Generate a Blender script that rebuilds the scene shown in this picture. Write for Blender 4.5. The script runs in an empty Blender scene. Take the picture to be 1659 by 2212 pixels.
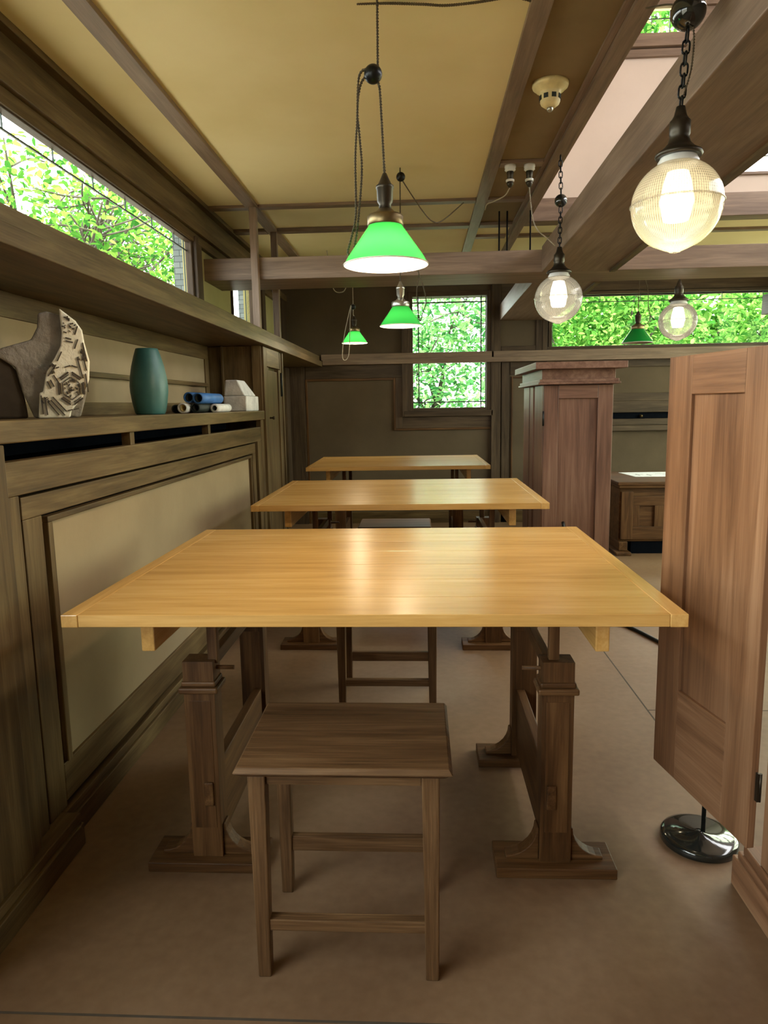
import bpy, math, random
from mathutils import Vector, Matrix

random.seed(7)
PI = math.pi
sc = bpy.context.scene
COL = sc.collection

# ------------------------------------------------------------------ materials
def new_mat(name):
    m = bpy.data.materials.new(name)
    m.use_nodes = True
    nt = m.node_tree
    for n in list(nt.nodes):
        nt.nodes.remove(n)
    out = nt.nodes.new('ShaderNodeOutputMaterial')
    return m, nt, out

def N(nt, typ, **kw):
    n = nt.nodes.new(typ)
    for k, v in kw.items():
        if k.startswith('i_'):
            n.inputs[k[2:].replace('_', ' ')].default_value = v
        else:
            setattr(n, k, v)
    return n

def ramp(nt, fac, stops):
    r = nt.nodes.new('ShaderNodeValToRGB')
    e = r.color_ramp.elements
    while len(e) < len(stops):
        e.new(0.5)
    for k, (p, c) in enumerate(stops):
        e[k].position = p
        e[k].color = (*c, 1)
    nt.links.new(fac, r.inputs['Fac'])
    return r.outputs['Color']

def principled(nt, out, rough=0.5, spec=0.5, metal=0.0, coat=0.0):
    b = nt.nodes.new('ShaderNodeBsdfPrincipled')
    b.inputs['Roughness'].default_value = rough
    b.inputs['Specular IOR Level'].default_value = spec
    b.inputs['Metallic'].default_value = metal
    b.inputs['Coat Weight'].default_value = coat
    nt.links.new(b.outputs['BSDF'], out.inputs['Surface'])
    return b

def wood(name, dark, mid, light, rough=0.45, stretch=1.0, bump=0.15, spec=0.4, board=0.25, coat=0.0, fine=0.2):
    """grain runs along x of the vector attribute gp (set board by board)"""
    m, nt, out = new_mat(name)
    L = nt.links.new
    at = N(nt, 'ShaderNodeAttribute', attribute_name='gp')
    mp = N(nt, 'ShaderNodeMapping')
    mp.inputs['Scale'].default_value = (1.3 * stretch, 16, 16)
    L(at.outputs['Vector'], mp.inputs['Vector'])
    n1 = N(nt, 'ShaderNodeTexNoise'); n1.inputs['Scale'].default_value = 1.6
    n1.inputs['Detail'].default_value = 5; n1.inputs['Roughness'].default_value = 0.6; n1.inputs['Distortion'].default_value = 0.6
    L(mp.outputs['Vector'], n1.inputs['Vector'])
    mp2 = N(nt, 'ShaderNodeMapping'); mp2.inputs['Scale'].default_value = (4 * stretch, 120, 120)
    L(at.outputs['Vector'], mp2.inputs['Vector'])
    n2 = N(nt, 'ShaderNodeTexNoise'); n2.inputs['Scale'].default_value = 1.5; n2.inputs['Detail'].default_value = 3
    L(mp2.outputs['Vector'], n2.inputs['Vector'])
    mp3 = N(nt, 'ShaderNodeMapping'); mp3.inputs['Scale'].default_value = (0.9, 2.2, 2.2)
    L(at.outputs['Vector'], mp3.inputs['Vector'])
    n3 = N(nt, 'ShaderNodeTexNoise'); n3.inputs['Scale'].default_value = 1.2; n3.inputs['Detail'].default_value = 2
    L(mp3.outputs['Vector'], n3.inputs['Vector'])
    a = N(nt, 'ShaderNodeMath', operation='MULTIPLY'); a.inputs[1].default_value = 0.55
    L(n1.outputs['Fac'], a.inputs[0])
    b_ = N(nt, 'ShaderNodeMath', operation='MULTIPLY_ADD'); b_.inputs[1].default_value = fine
    L(n2.outputs['Fac'], b_.inputs[0]); L(a.outputs[0], b_.inputs[2])
    c_ = N(nt, 'ShaderNodeMath', operation='MULTIPLY_ADD'); c_.inputs[1].default_value = board
    L(n3.outputs['Fac'], c_.inputs[0]); L(b_.outputs[0], c_.inputs[2])
    mid_p = 0.5 * (0.55 + fine + board)
    col = ramp(nt, c_.outputs[0], [(mid_p - 0.17, dark), (mid_p, mid), (mid_p + 0.17, light)])
    b = principled(nt, out, rough, spec, coat=coat)
    L(col, b.inputs['Base Color'])
    bp = N(nt, 'ShaderNodeBump'); bp.inputs['Strength'].default_value = bump; bp.inputs['Distance'].default_value = 0.002
    L(n2.outputs['Fac'], bp.inputs['Height']); L(bp.outputs['Normal'], b.inputs['Normal'])
    return m

def mottled(name, c1, c2, scale=3.0, rough=0.8, bump=0.05, bscale=40, spec=0.3, coords='Object', c3=None):
    m, nt, out = new_mat(name)
    L = nt.links.new
    tc = N(nt, 'ShaderNodeTexCoord')
    n1 = N(nt, 'ShaderNodeTexNoise'); n1.inputs['Scale'].default_value = scale
    n1.inputs['Detail'].default_value = 6; n1.inputs['Roughness'].default_value = 0.55
    L(tc.outputs[coords], n1.inputs['Vector'])
    st = [(0.35, c1), (0.65, c2)] if c3 is None else [(0.3, c1), (0.5, c2), (0.72, c3)]
    col = ramp(nt, n1.outputs['Fac'], st)
    b = principled(nt, out, rough, spec)
    L(col, b.inputs['Base Color'])
    n2 = N(nt, 'ShaderNodeTexNoise'); n2.inputs['Scale'].default_value = bscale; n2.inputs['Detail'].default_value = 4
    L(tc.outputs[coords], n2.inputs['Vector'])
    bp = N(nt, 'ShaderNodeBump'); bp.inputs['Strength'].default_value = bump * 4; bp.inputs['Distance'].default_value = 0.004
    L(n2.outputs['Fac'], bp.inputs['Height']); L(bp.outputs['Normal'], b.inputs['Normal'])
    return m

def plain(name, c, rough=0.5, metal=0.0, spec=0.5, coat=0.0):
    m, nt, out = new_mat(name)
    b = principled(nt, out, rough, spec, metal, coat)
    tc = N(nt, 'ShaderNodeTexCoord')
    n1 = N(nt, 'ShaderNodeTexNoise'); n1.inputs['Scale'].default_value = 25; n1.inputs['Detail'].default_value = 3
    nt.links.new(tc.outputs['Object'], n1.inputs['Vector'])
    col = ramp(nt, n1.outputs['Fac'], [(0.3, tuple(x * 0.85 for x in c)), (0.7, tuple(min(1, x * 1.12) for x in c))])
    nt.links.new(col, b.inputs['Base Color'])
    return m

def emit(name, c, s):
    m, nt, out = new_mat(name)
    e = N(nt, 'ShaderNodeEmission'); e.inputs['Color'].default_value = (*c, 1); e.inputs['Strength'].default_value = s
    nt.links.new(e.outputs[0], out.inputs['Surface'])
    return m

M = {}
M['trim'] = wood('stained trim wood', (0.036, 0.021, 0.009), (0.104, 0.066, 0.028), (0.180, 0.126, 0.059), rough=0.45, spec=0.25)
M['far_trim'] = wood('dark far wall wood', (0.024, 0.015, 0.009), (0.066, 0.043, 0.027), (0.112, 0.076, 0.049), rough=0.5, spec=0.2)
M['beam'] = wood('stained beam wood', (0.115, 0.073, 0.048), (0.205, 0.138, 0.094), (0.30, 0.212, 0.15), rough=0.5)
M['red'] = wood('red brown stained wood', (0.11, 0.050, 0.024), (0.235, 0.118, 0.060), (0.36, 0.205, 0.115), rough=0.42, stretch=0.7, board=0.4)
M['purple_red'] = wood('purple brown stained wood', (0.080, 0.038, 0.026), (0.165, 0.084, 0.056), (0.255, 0.147, 0.100), rough=0.42, stretch=0.7, board=0.4)
M['oak'] = wood('varnished light oak', (0.46, 0.245, 0.064), (0.60, 0.338, 0.098), (0.70, 0.43, 0.15), rough=0.27, spec=0.85, board=0.45, bump=0.08)
M['dark_oak'] = wood('dark oak', (0.026, 0.011, 0.004), (0.088, 0.040, 0.014), (0.175, 0.090, 0.035), rough=0.5, bump=0.3, spec=0.25)
M['ceiling'] = mottled('tan ceiling plaster', (0.74, 0.63, 0.34), (0.82, 0.72, 0.43), 1.2, 0.85, 0.16, 5)
M['stool_oak'] = wood('grained stool oak', (0.052, 0.026, 0.011), (0.118, 0.062, 0.027), (0.20, 0.115, 0.055), rough=0.5, bump=0.5, spec=0.2, fine=0.38)
M['plaster'] = mottled('brown wall plaster', (0.29, 0.215, 0.125), (0.37, 0.28, 0.17), 2.0, 0.85, 0.04, 60)
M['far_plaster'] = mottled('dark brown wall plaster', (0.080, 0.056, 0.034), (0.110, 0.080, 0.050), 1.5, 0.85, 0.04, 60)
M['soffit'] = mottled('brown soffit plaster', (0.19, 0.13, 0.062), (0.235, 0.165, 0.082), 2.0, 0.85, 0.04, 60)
M['pink'] = mottled('pale pink wall plaster', (0.59, 0.49, 0.41), (0.65, 0.545, 0.46), 2.0, 0.85, 0.03, 50)
M['panel_plaster'] = mottled('tan panel plaster', (0.25, 0.185, 0.108), (0.31, 0.235, 0.14), 2.0, 0.85, 0.03, 60)
M['olive_plaster'] = mottled('olive wall plaster', (0.30, 0.26, 0.10), (0.38, 0.33, 0.14), 2.0, 0.85, 0.03, 60)
M['black'] = plain('black iron', (0.012, 0.013, 0.014), 0.35, 0.6)
M['gloss_black'] = plain('glossy black enamel', (0.010, 0.013, 0.012), 0.12, 0.0, 0.6, 0.4)
M['void'] = plain('black gap shade', (0.005, 0.006, 0.009), 0.9, spec=0.0)  # deep shade painted near-black, for slots, grooves and gaps
M['brass'] = plain('aged brass', (0.20, 0.145, 0.07), 0.35, 0.9)
M['bronze'] = plain('dark bronze', (0.055, 0.045, 0.032), 0.4, 0.8)
M['nickel'] = plain('grey nickel', (0.45, 0.43, 0.38), 0.3, 0.9)
M['porcelain'] = plain('white porcelain', (0.75, 0.74, 0.70), 0.25)
M['cord'] = plain('twisted brown cloth cord', (0.11, 0.085, 0.05), 0.9)
M['pale_cord'] = plain('pale cloth cord', (0.42, 0.36, 0.26), 0.9)
M['cream'] = plain('cream plastic', (0.78, 0.66, 0.34), 0.45)
M['teal'] = mottled('matte teal glaze', (0.028, 0.105, 0.105), (0.05, 0.155, 0.15), 6, 0.42, 0.02, 30, 0.5)
M['stone'] = mottled('grey broken plaster', (0.22, 0.20, 0.17), (0.36, 0.33, 0.29), 14, 0.95, 0.4, 60)
M['carved'] = mottled('cream carved plaster', (0.80, 0.76, 0.62), (0.88, 0.85, 0.72), 18, 0.85, 0.15, 90)
M['recess'] = plain('dark carved recess', (0.07, 0.055, 0.04), 0.95)  # dark joints; also the shade painted into the carved grooves
M['white_block'] = mottled('white cast block', (0.52, 0.52, 0.53), (0.72, 0.72, 0.72), 12, 0.85, 0.2, 60)
M['blue'] = plain('blue paper', (0.045, 0.17, 0.50), 0.5)
M['white'] = plain('white paper', (0.78, 0.79, 0.82), 0.6)
M['dark_paper'] = plain('dark green paper', (0.018, 0.026, 0.024), 0.6)
M['ink'] = plain('grey ink', (0.25, 0.26, 0.28), 0.7)
M['lead'] = plain('lead came', (0.02, 0.04, 0.03), 0.5)
M['bark'] = plain('bark', (0.06, 0.05, 0.035), 0.9)
M['ground'] = mottled('brown gravel', (0.27, 0.24, 0.19), (0.35, 0.31, 0.25), 2.0, 0.9)
M['shingle_edge'] = plain('grey shingle', (0.33, 0.36, 0.37), 0.85)

def floor_mat():
    m, nt, out = new_mat('brown magnesite floor')
    L = nt.links.new
    tc = N(nt, 'ShaderNodeTexCoord')
    n1 = N(nt, 'ShaderNodeTexNoise'); n1.inputs['Scale'].default_value = 1.4; n1.inputs['Detail'].default_value = 5
    L(tc.outputs['Object'], n1.inputs['Vector'])
    n2 = N(nt, 'ShaderNodeTexNoise'); n2.inputs['Scale'].default_value = 30; n2.inputs['Detail'].default_value = 4
    L(tc.outputs['Object'], n2.inputs['Vector'])
    mx = N(nt, 'ShaderNodeMath', operation='MULTIPLY_ADD'); mx.inputs[1].default_value = 0.3
    L(n2.outputs['Fac'], mx.inputs[0]); L(n1.outputs['Fac'], mx.inputs[2])
    col = ramp(nt, mx.outputs[0], [(0.45, (0.150, 0.086, 0.046)), (0.65, (0.20, 0.122, 0.069)), (0.85, (0.25, 0.163, 0.10))])
    b = principled(nt, out, 0.5, 0.35)
    L(col, b.inputs['Base Color'])
    bp = N(nt, 'ShaderNodeBump'); bp.inputs['Strength'].default_value = 0.12; bp.inputs['Distance'].default_value = 0.003
    L(n2.outputs['Fac'], bp.inputs['Height']); L(bp.outputs['Normal'], b.inputs['Normal'])
    return m
M['floor'] = floor_mat()

def shingle_mat():
    m, nt, out = new_mat('grey cedar shingles')
    L = nt.links.new
    tc = N(nt, 'ShaderNodeTexCoord')
    mp = N(nt, 'ShaderNodeMapping'); mp.inputs['Rotation'].default_value = (PI / 2, 0, 0)
    L(tc.outputs['Object'], mp.inputs['Vector'])
    br = N(nt, 'ShaderNodeTexBrick'); br.inputs['Scale'].default_value = 6
    br.inputs['Color1'].default_value = (0.10, 0.118, 0.128, 1); br.inputs['Color2'].default_value = (0.145, 0.165, 0.175, 1)
    br.inputs['Mortar'].default_value = (0.03, 0.035, 0.04, 1); br.inputs['Mortar Size'].default_value = 0.012
    L(mp.outputs['Vector'], br.inputs['Vector'])
    b = principled(nt, out, 0.85, 0.2)
    L(br.outputs['Color'], b.inputs['Base Color'])
    return m
M['shingle'] = shingle_mat()

def glass_pane(name, tint=(0.93, 0.97, 0.95), refl=0.004):
    m, nt, out = new_mat(name)
    L = nt.links.new
    t = N(nt, 'ShaderNodeBsdfTransparent'); t.inputs['Color'].default_value = (*tint, 1)
    g = N(nt, 'ShaderNodeBsdfGlossy'); g.inputs['Roughness'].default_value = 0.02
    mx = N(nt, 'ShaderNodeMixShader'); mx.inputs['Fac'].default_value = refl
    L(t.outputs[0], mx.inputs[1]); L(g.outputs[0], mx.inputs[2]); L(mx.outputs[0], out.inputs['Surface'])
    return m
M['glass'] = glass_pane('clear window glass')
M['green_glass'] = glass_pane('pale green light-tinting glass', (0.93, 0.98, 0.84), 0.05)  # tint invented to make the light from the right greenish

def frosted():
    m, nt, out = new_mat('white frosted glass')
    L = nt.links.new
    t = N(nt, 'ShaderNodeBsdfTransparent'); t.inputs['Color'].default_value = (0.9, 0.9, 0.9, 1)
    d = N(nt, 'ShaderNodeBsdfTranslucent'); d.inputs['Color'].default_value = (0.9, 0.9, 0.88, 1)
    mx = N(nt, 'ShaderNodeMixShader'); mx.inputs['Fac'].default_value = 0.6
    L(t.outputs[0], mx.inputs[1]); L(d.outputs[0], mx.inputs[2]); L(mx.outputs[0], out.inputs['Surface'])
    return m
M['frosted'] = frosted()

def shade_mat():
    """cased glass: green outside, white opal inside; the lamp shines through"""
    m, nt, out = new_mat('green cased glass')
    L = nt.links.new
    geo = N(nt, 'ShaderNodeNewGeometry')
    green = (0.004, 0.30, 0.045, 1)
    d1 = N(nt, 'ShaderNodeBsdfDiffuse'); d1.inputs['Color'].default_value = green
    t1 = N(nt, 'ShaderNodeBsdfTranslucent'); t1.inputs['Color'].default_value = (0.014, 0.165, 0.032, 1)
    gl = N(nt, 'ShaderNodeBsdfGlossy'); gl.inputs['Roughness'].default_value = 0.15
    a = N(nt, 'ShaderNodeMixShader'); a.inputs['Fac'].default_value = 0.45
    L(d1.outputs[0], a.inputs[1]); L(t1.outputs[0], a.inputs[2])
    fr = N(nt, 'ShaderNodeFresnel'); fr.inputs['IOR'].default_value = 1.4
    b = N(nt, 'ShaderNodeMixShader'); L(fr.outputs[0], b.inputs['Fac'])
    L(a.outputs[0], b.inputs[1]); L(gl.outputs[0], b.inputs[2])
    d2 = N(nt, 'ShaderNodeBsdfDiffuse'); d2.inputs['Color'].default_value = (0.36, 0.32, 0.235, 1)
    mx = N(nt, 'ShaderNodeMixShader')
    L(geo.outputs['Backfacing'], mx.inputs['Fac']); L(b.outputs[0], mx.inputs[1]); L(d2.outputs[0], mx.inputs[2])
    L(mx.outputs[0], out.inputs['Surface'])
    return m
M['shade'] = shade_mat()

def globe_mat(name, lo_, hi_, tint):
    """ribbed prismatic glass: alternating clear and light-scattering ribs"""
    m, nt, out = new_mat(name)
    L = nt.links.new
    at = N(nt, 'ShaderNodeAttribute', attribute_name='gp')
    sx = N(nt, 'ShaderNodeSeparateXYZ'); L(at.outputs['Vector'], sx.inputs[0])
    def sine(sock, k):
        a = N(nt, 'ShaderNodeMath', operation='MULTIPLY'); a.inputs[1].default_value = k; L(sock, a.inputs[0])
        b = N(nt, 'ShaderNodeMath', operation='SINE'); L(a.outputs[0], b.inputs[0])
        c = N(nt, 'ShaderNodeMath', operation='MULTIPLY_ADD'); c.inputs[1].default_value = 0.5; c.inputs[2].default_value = 0.5
        L(b.outputs[0], c.inputs[0]); return c.outputs[0]
    s1 = sine(sx.outputs['X'], 110.0)
    s2 = sine(sx.outputs['Y'], 900.0)
    gt = N(nt, 'ShaderNodeMath', operation='GREATER_THAN'); gt.inputs[1].default_value = 0.012; L(sx.outputs['Y'], gt.inputs[0])
    m0 = N(nt, 'ShaderNodeMath', operation='MULTIPLY'); L(gt.outputs[0], m0.inputs[0]); L(s2, m0.inputs[1])
    mn = N(nt, 'ShaderNodeMath', operation='MULTIPLY_ADD'); mn.inputs[1].default_value = 0.45
    L(m0.outputs[0], mn.inputs[0]); L(s1, mn.inputs[2])
    fac = N(nt, 'ShaderNodeMapRange'); fac.inputs['From Max'].default_value = 1.2
    fac.inputs['To Min'].default_value = lo_; fac.inputs['To Max'].default_value = hi_
    L(mn.outputs[0], fac.inputs['Value'])
    t = N(nt, 'ShaderNodeBsdfTransparent'); t.inputs['Color'].default_value = (0.96, 0.94, 0.88, 1)
    tl = N(nt, 'ShaderNodeBsdfTranslucent'); tl.inputs['Color'].default_value = (*tint, 1)
    df = N(nt, 'ShaderNodeBsdfDiffuse'); df.inputs['Color'].default_value = (0.85, 0.82, 0.75, 1)
    td = N(nt, 'ShaderNodeMixShader'); td.inputs['Fac'].default_value = 0.35
    L(tl.outputs[0], td.inputs[1]); L(df.outputs[0], td.inputs[2])
    mx = N(nt, 'ShaderNodeMixShader'); L(fac.outputs[0], mx.inputs['Fac'])
    L(t.outputs[0], mx.inputs[1]); L(td.outputs[0], mx.inputs[2])
    gl = N(nt, 'ShaderNodeBsdfGlossy'); gl.inputs['Roughness'].default_value = 0.08
    lw = N(nt, 'ShaderNodeLayerWeight'); lw.inputs['Blend'].default_value = 0.25
    m2 = N(nt, 'ShaderNodeMixShader'); L(lw.outputs['Fresnel'], m2.inputs['Fac'])
    L(mx.outputs[0], m2.inputs[1]); L(gl.outputs[0], m2.inputs[2])
    L(m2.outputs[0], out.inputs['Surface'])
    return m
M['globe'] = globe_mat('ribbed prismatic glass', 0.22, 0.80, (0.92, 0.80, 0.52))
M['globe_clear'] = globe_mat('clear prismatic glass', 0.12, 0.50, (0.90, 0.86, 0.76))
M['bulb_warm'] = emit('lit warm lamp bulb', (1.0, 0.80, 0.50), 5)
M['bulb_white'] = emit('lit white lamp bulb', (1.0, 0.90, 0.70), 1.6)

def leaf_mat(name, c1, c2, c3):
    m, nt, out = new_mat(name)
    L = nt.links.new
    at = N(nt, 'ShaderNodeAttribute', attribute_name='gp')
    sx = N(nt, 'ShaderNodeSeparateXYZ'); L(at.outputs['Vector'], sx.inputs[0])
    col = ramp(nt, sx.outputs['X'], [(0.1, c1), (0.5, c2), (0.95, c3)])
    d = N(nt, 'ShaderNodeBsdfDiffuse'); L(col, d.inputs['Color'])
    t = N(nt, 'ShaderNodeBsdfTranslucent'); L(col, t.inputs['Color'])
    mx = N(nt, 'ShaderNodeMixShader'); mx.inputs['Fac'].default_value = 0.45
    L(d.outputs[0], mx.inputs[1]); L(t.outputs[0], mx.inputs[2]); L(mx.outputs[0], out.inputs['Surface'])
    return m
M['leaf'] = leaf_mat('green leaves', (0.05, 0.19, 0.03), (0.17, 0.41, 0.07), (0.42, 0.66, 0.17))
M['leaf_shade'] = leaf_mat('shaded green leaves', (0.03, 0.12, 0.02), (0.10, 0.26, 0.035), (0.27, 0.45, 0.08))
M['leaf_cool'] = leaf_mat('cool green leaves', (0.05, 0.20, 0.06), (0.17, 0.42, 0.14), (0.42, 0.68, 0.28))

# ------------------------------------------------------------------ mesh builder
ORG = {}
class MB:
    def __init__(s):
        s.v, s.f, s.g, s.sm = [], [], [], []
    def _gp(s, pts, axis):
        o = (random.uniform(0, 50), random.uniform(0, 50), random.uniform(0, 50))
        for p in pts:
            q = {'x': (p[0], p[1], p[2]), 'y': (p[1], p[0], p[2]), 'z': (p[2], p[0], p[1])}[axis]
            s.g.append((q[0] + o[0], q[1] + o[1], q[2] + o[2]))
    def hexa(s, p, axis=None):
        """p: 8 points, bottom ring 0-3 counterclockwise from above, top ring 4-7"""
        if axis is None:
            d = [max(q[k] for q in p) - min(q[k] for q in p) for k in range(3)]
            axis = 'xyz'[d.index(max(d))]
        b = len(s.v)
        s.v += [tuple(q) for q in p]
        s._gp(p, axis)
        for q in ((3, 2, 1, 0), (4, 5, 6, 7), (0, 1, 5, 4), (1, 2, 6, 5), (2, 3, 7, 6), (3, 0, 4, 7)):
            s.f.append(tuple(b + k for k in q)); s.sm.append(False)
        return s
    def box(s, x0, x1, y0, y1, z0, z1, axis=None):
        return s.hexa([(x0, y0, z0), (x1, y0, z0), (x1, y1, z0), (x0, y1, z0), (x0, y0, z1), (x1, y0, z1), (x1, y1, z1), (x0, y1, z1)], axis)
    def obox(s, c, ux, uy, uz, hx, hy, hz, axis=None):
        """oriented box: centre, three unit vectors, half sizes; grain along ux"""
        c, ux, uy, uz = Vector(c), Vector(ux), Vector(uy), Vector(uz)
        p = []
        loc = []
        for k, (a, b_) in enumerate(((-1, -1), (1, -1), (1, 1), (-1, 1)) * 2):
            d = -1 if k < 4 else 1
            p.append(tuple(c + ux * hx * a + uy * hy * b_ + uz * hz * d))
            loc.append((hx * a, hy * b_, hz * d))
        b = len(s.v); s.v += p
        s._gp(loc, axis or 'x')
        for q in ((3, 2, 1, 0), (4, 5, 6, 7), (0, 1, 5, 4), (1, 2, 6, 5), (2, 3, 7, 6), (3, 0, 4, 7)):
            s.f.append(tuple(b + k for k in q)); s.sm.append(False)
        return s
    def prism(s, poly, h0, h1, plane='xz', axis='z', smooth=False):
        """poly: 2-D outline in the given plane, extruded from h0 to h1 along the third axis"""
        def P(a, b, h):
            return {'xz': (a, h, b), 'yz': (h, a, b), 'xy': (a, b, h)}[plane]
        b = len(s.v); n = len(poly)
        pts = [P(a, c, h0) for a, c in poly] + [P(a, c, h1) for a, c in poly]
        s.v += pts; s._gp(pts, axis)
        s.f.append(tuple(b + k for k in range(n))); s.sm.append(False)
        s.f.append(tuple(b + n + k for k in reversed(range(n)))); s.sm.append(False)
        for k in range(n):
            k2 = (k + 1) % n
            s.f.append((b + k2, b + k, b + n + k, b + n + k2)); s.sm.append(smooth)
        return s
    def lathe(s, prof, c=(0, 0, 0), n=32, rib=None, caps=True, ax=None, smooth=True):
        """prof: list of (radius, height); turned about +z (or about ax) through c"""
        b = len(s.v); m = len(prof)
        if ax is None:
            X, Y, Z = Vector((1, 0, 0)), Vector((0, 1, 0)), Vector((0, 0, 1))
        else:
            Z = Vector(ax).normalized(); X = Z.orthogonal().normalized(); Y = Z.cross(X)
        C = Vector(c)
        for i, (r, z) in enumerate(prof):
            for k in range(n):
                a = 2 * PI * k / n
                rr = r * (1 + (rib(a, z) if rib else 0))
                s.v.append(tuple(C + X * rr * math.cos(a) + Y * rr * math.sin(a) + Z * z))
                s.g.append((a, z, 0.0))
        for i in range(m - 1):
            for k in range(n):
                k2 = (k + 1) % n
                s.f.append((b + i * n + k, b + i * n + k2, b + (i + 1) * n + k2, b + (i + 1) * n + k)); s.sm.append(smooth)
        if caps:
            if prof[0][0] > 1e-4:
                s.f.append(tuple(b + k for k in reversed(range(n)))); s.sm.append(False)
            if prof[-1][0] > 1e-4:
                s.f.append(tuple(b + (m - 1) * n + k for k in range(n))); s.sm.append(False)
        return s
    def sphere(s, c, r, n=20, m=12, sz=1.0):
        return s.lathe([(max(1e-5, r * math.sin(PI * k / m)), -r * sz * math.cos(PI * k / m)) for k in range(m + 1)], c, n, caps=False)
    def tube(s, pts, r, n=8, closed=False):
        P = [Vector(p) for p in pts]; m = len(P); b = len(s.v)
        up = Vector((0.31, 0.2, 0.93)).normalized()
        for i, p in enumerate(P):
            if closed:
                t = (P[(i + 1) % m] - P[i - 1]).normalized()
            else:
                t = (P[min(i + 1, m - 1)] - P[max(i - 1, 0)]).normalized()
            x = t.cross(up)
            if x.length < 1e-3:
                x = t.cross(Vector((1, 0, 0)))
            x.normalize(); y = t.cross(x)
            rr = r[i] if isinstance(r, (list, tuple)) else r
            for k in range(n):
                a = 2 * PI * k / n
                s.v.append(tuple(p + x * rr * math.cos(a) + y * rr * math.sin(a)))
                s.g.append((i * 0.02, a, 0))
        for i in range(m if closed else m - 1):
            for k in range(n):
                k2 = (k + 1) % n; j = (i + 1) % m
                s.f.append((b + i * n + k, b + i * n + k2, b + j * n + k2, b + j * n + k)); s.sm.append(True)
        if not closed:
            s.f.append(tuple(b + k for k in reversed(range(n)))); s.sm.append(False)
            s.f.append(tuple(b + (m - 1) * n + k for k in range(n))); s.sm.append(False)
        return s
    def build(s, name, mat, parent=None, bevel=0.0, seg=2, fixn=True):
        o0 = ORG.get(parent.name, Vector((0, 0, 0))) if parent else None
        if o0 is None:
            xs = [v[0] for v in s.v]; ys = [v[1] for v in s.v]; zs = [v[2] for v in s.v]
            o0 = Vector(((min(xs) + max(xs)) / 2, (min(ys) + max(ys)) / 2, min(zs)))
        me = bpy.data.meshes.new(name)
        me.from_pydata([(v[0] - o0.x, v[1] - o0.y, v[2] - o0.z) for v in s.v], [], s.f)
        a = me.attributes.new('gp', 'FLOAT_VECTOR', 'POINT')
        a.data.foreach_set('vector', [c for g in s.g for c in g])
        me.polygons.foreach_set('use_smooth', s.sm)
        me.materials.append(mat)
        me.update()
        o = bpy.data.objects.new(name, me)
        COL.objects.link(o)
        if parent:
            o.parent = parent
        else:
            o.location = o0
        ORG[o.name] = o0
        if bevel:
            bv = o.modifiers.new('bevel', 'BEVEL'); bv.width = bevel; bv.segments = seg
            bv.limit_method = 'ANGLE'; bv.angle_limit = math.radians(40)
        return o

def thing(name, loc, label, cat, group=None):
    o = bpy.data.objects.new(name, None)
    o.empty_display_size = 0.1
    COL.objects.link(o)
    o.location = loc
    ORG[o.name] = Vector(loc)
    tag(o, label, cat, group)
    return o

def tag(o, label, cat, group=None):
    o['label'] = label; o['category'] = cat
    if group:
        o['group'] = group
    return o

def struct(o, label=None, cat=None):
    o['kind'] = 'structure'
    if label:
        o['label'] = label
    if cat:
        o['category'] = cat
    return o

def sroot(name, loc, label, cat):
    o = bpy.data.objects.new(name, None); COL.objects.link(o); o.location = loc
    ORG[o.name] = Vector(loc)
    return struct(o, label, cat)

def copy_tree(o, parent=None):
    c = o.copy(); COL.objects.link(c)
    if parent:
        c.parent = parent
    for ch in list(o.children):
        copy_tree(ch, c)
    return c

# ------------------------------------------------------------------ camera (24 mm-like phone lens)
R = ((0.998610, -0.008741, -0.051981), (0.049964, -0.149523, 0.987495), (-0.016404, -0.988720, -0.148880))
def set_camera():
    import itertools
    f, cx, cy = 1530.0, 829.5, 1106.0
    Yv = Vector((907 - cx, 874 - cy, f)).normalized()
    D = Vector((1000 - cx, 11000 - cy, f)); D = (D - Yv * D.dot(Yv)).normalized()
    Xv = D.cross(Yv)
    if Xv.x < 0:
        Xv = -Xv
    rows = (Xv, Yv, -D)             # world axes seen from the camera (x right, y down, z ahead)
    m = Matrix(((rows[0].x, -rows[0].y, -rows[0].z, 0), (rows[1].x, -rows[1].y, -rows[1].z, 0),
                (rows[2].x, -rows[2].y, -rows[2].z, 1.3), (0, 0, 0, 1)))
    cam = bpy.data.cameras.new('camera')
    cam.sensor_fit = 'HORIZONTAL'; cam.sensor_width = 36.0; cam.lens = 36.0 * f / 1659.0
    cam.clip_start = 0.05; cam.clip_end = 200
    o = bpy.data.objects.new('camera', cam); COL.objects.link(o)
    o.matrix_world = m
    sc.camera = o
set_camera()

CZ = 2.645      # ceiling
FY = 7.8        # far wall
NY = -2.6       # near wall (behind the camera)
RX = 3.9        # right wall
LW = -1.47      # left wall face

# ------------------------------------------------------------------ shell
b = MB().box(-1.7, RX + 0.1, NY - 0.1, FY + 0.1, -0.1, 0)
struct(b.build('floor', M['floor']))
b = MB().box(-1.1, 0.957, 1.322, 1.328, -0.001, 0.0006).box(0.951, 0.957, 1.328, 4.9, -0.001, 0.0006)
b.box(0.957, RX, 2.90, 2.905, -0.001, 0.0006)
struct(b.build('floor_joint', M['recess']), 'dark joint lines in the brown floor', 'floor')

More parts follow.
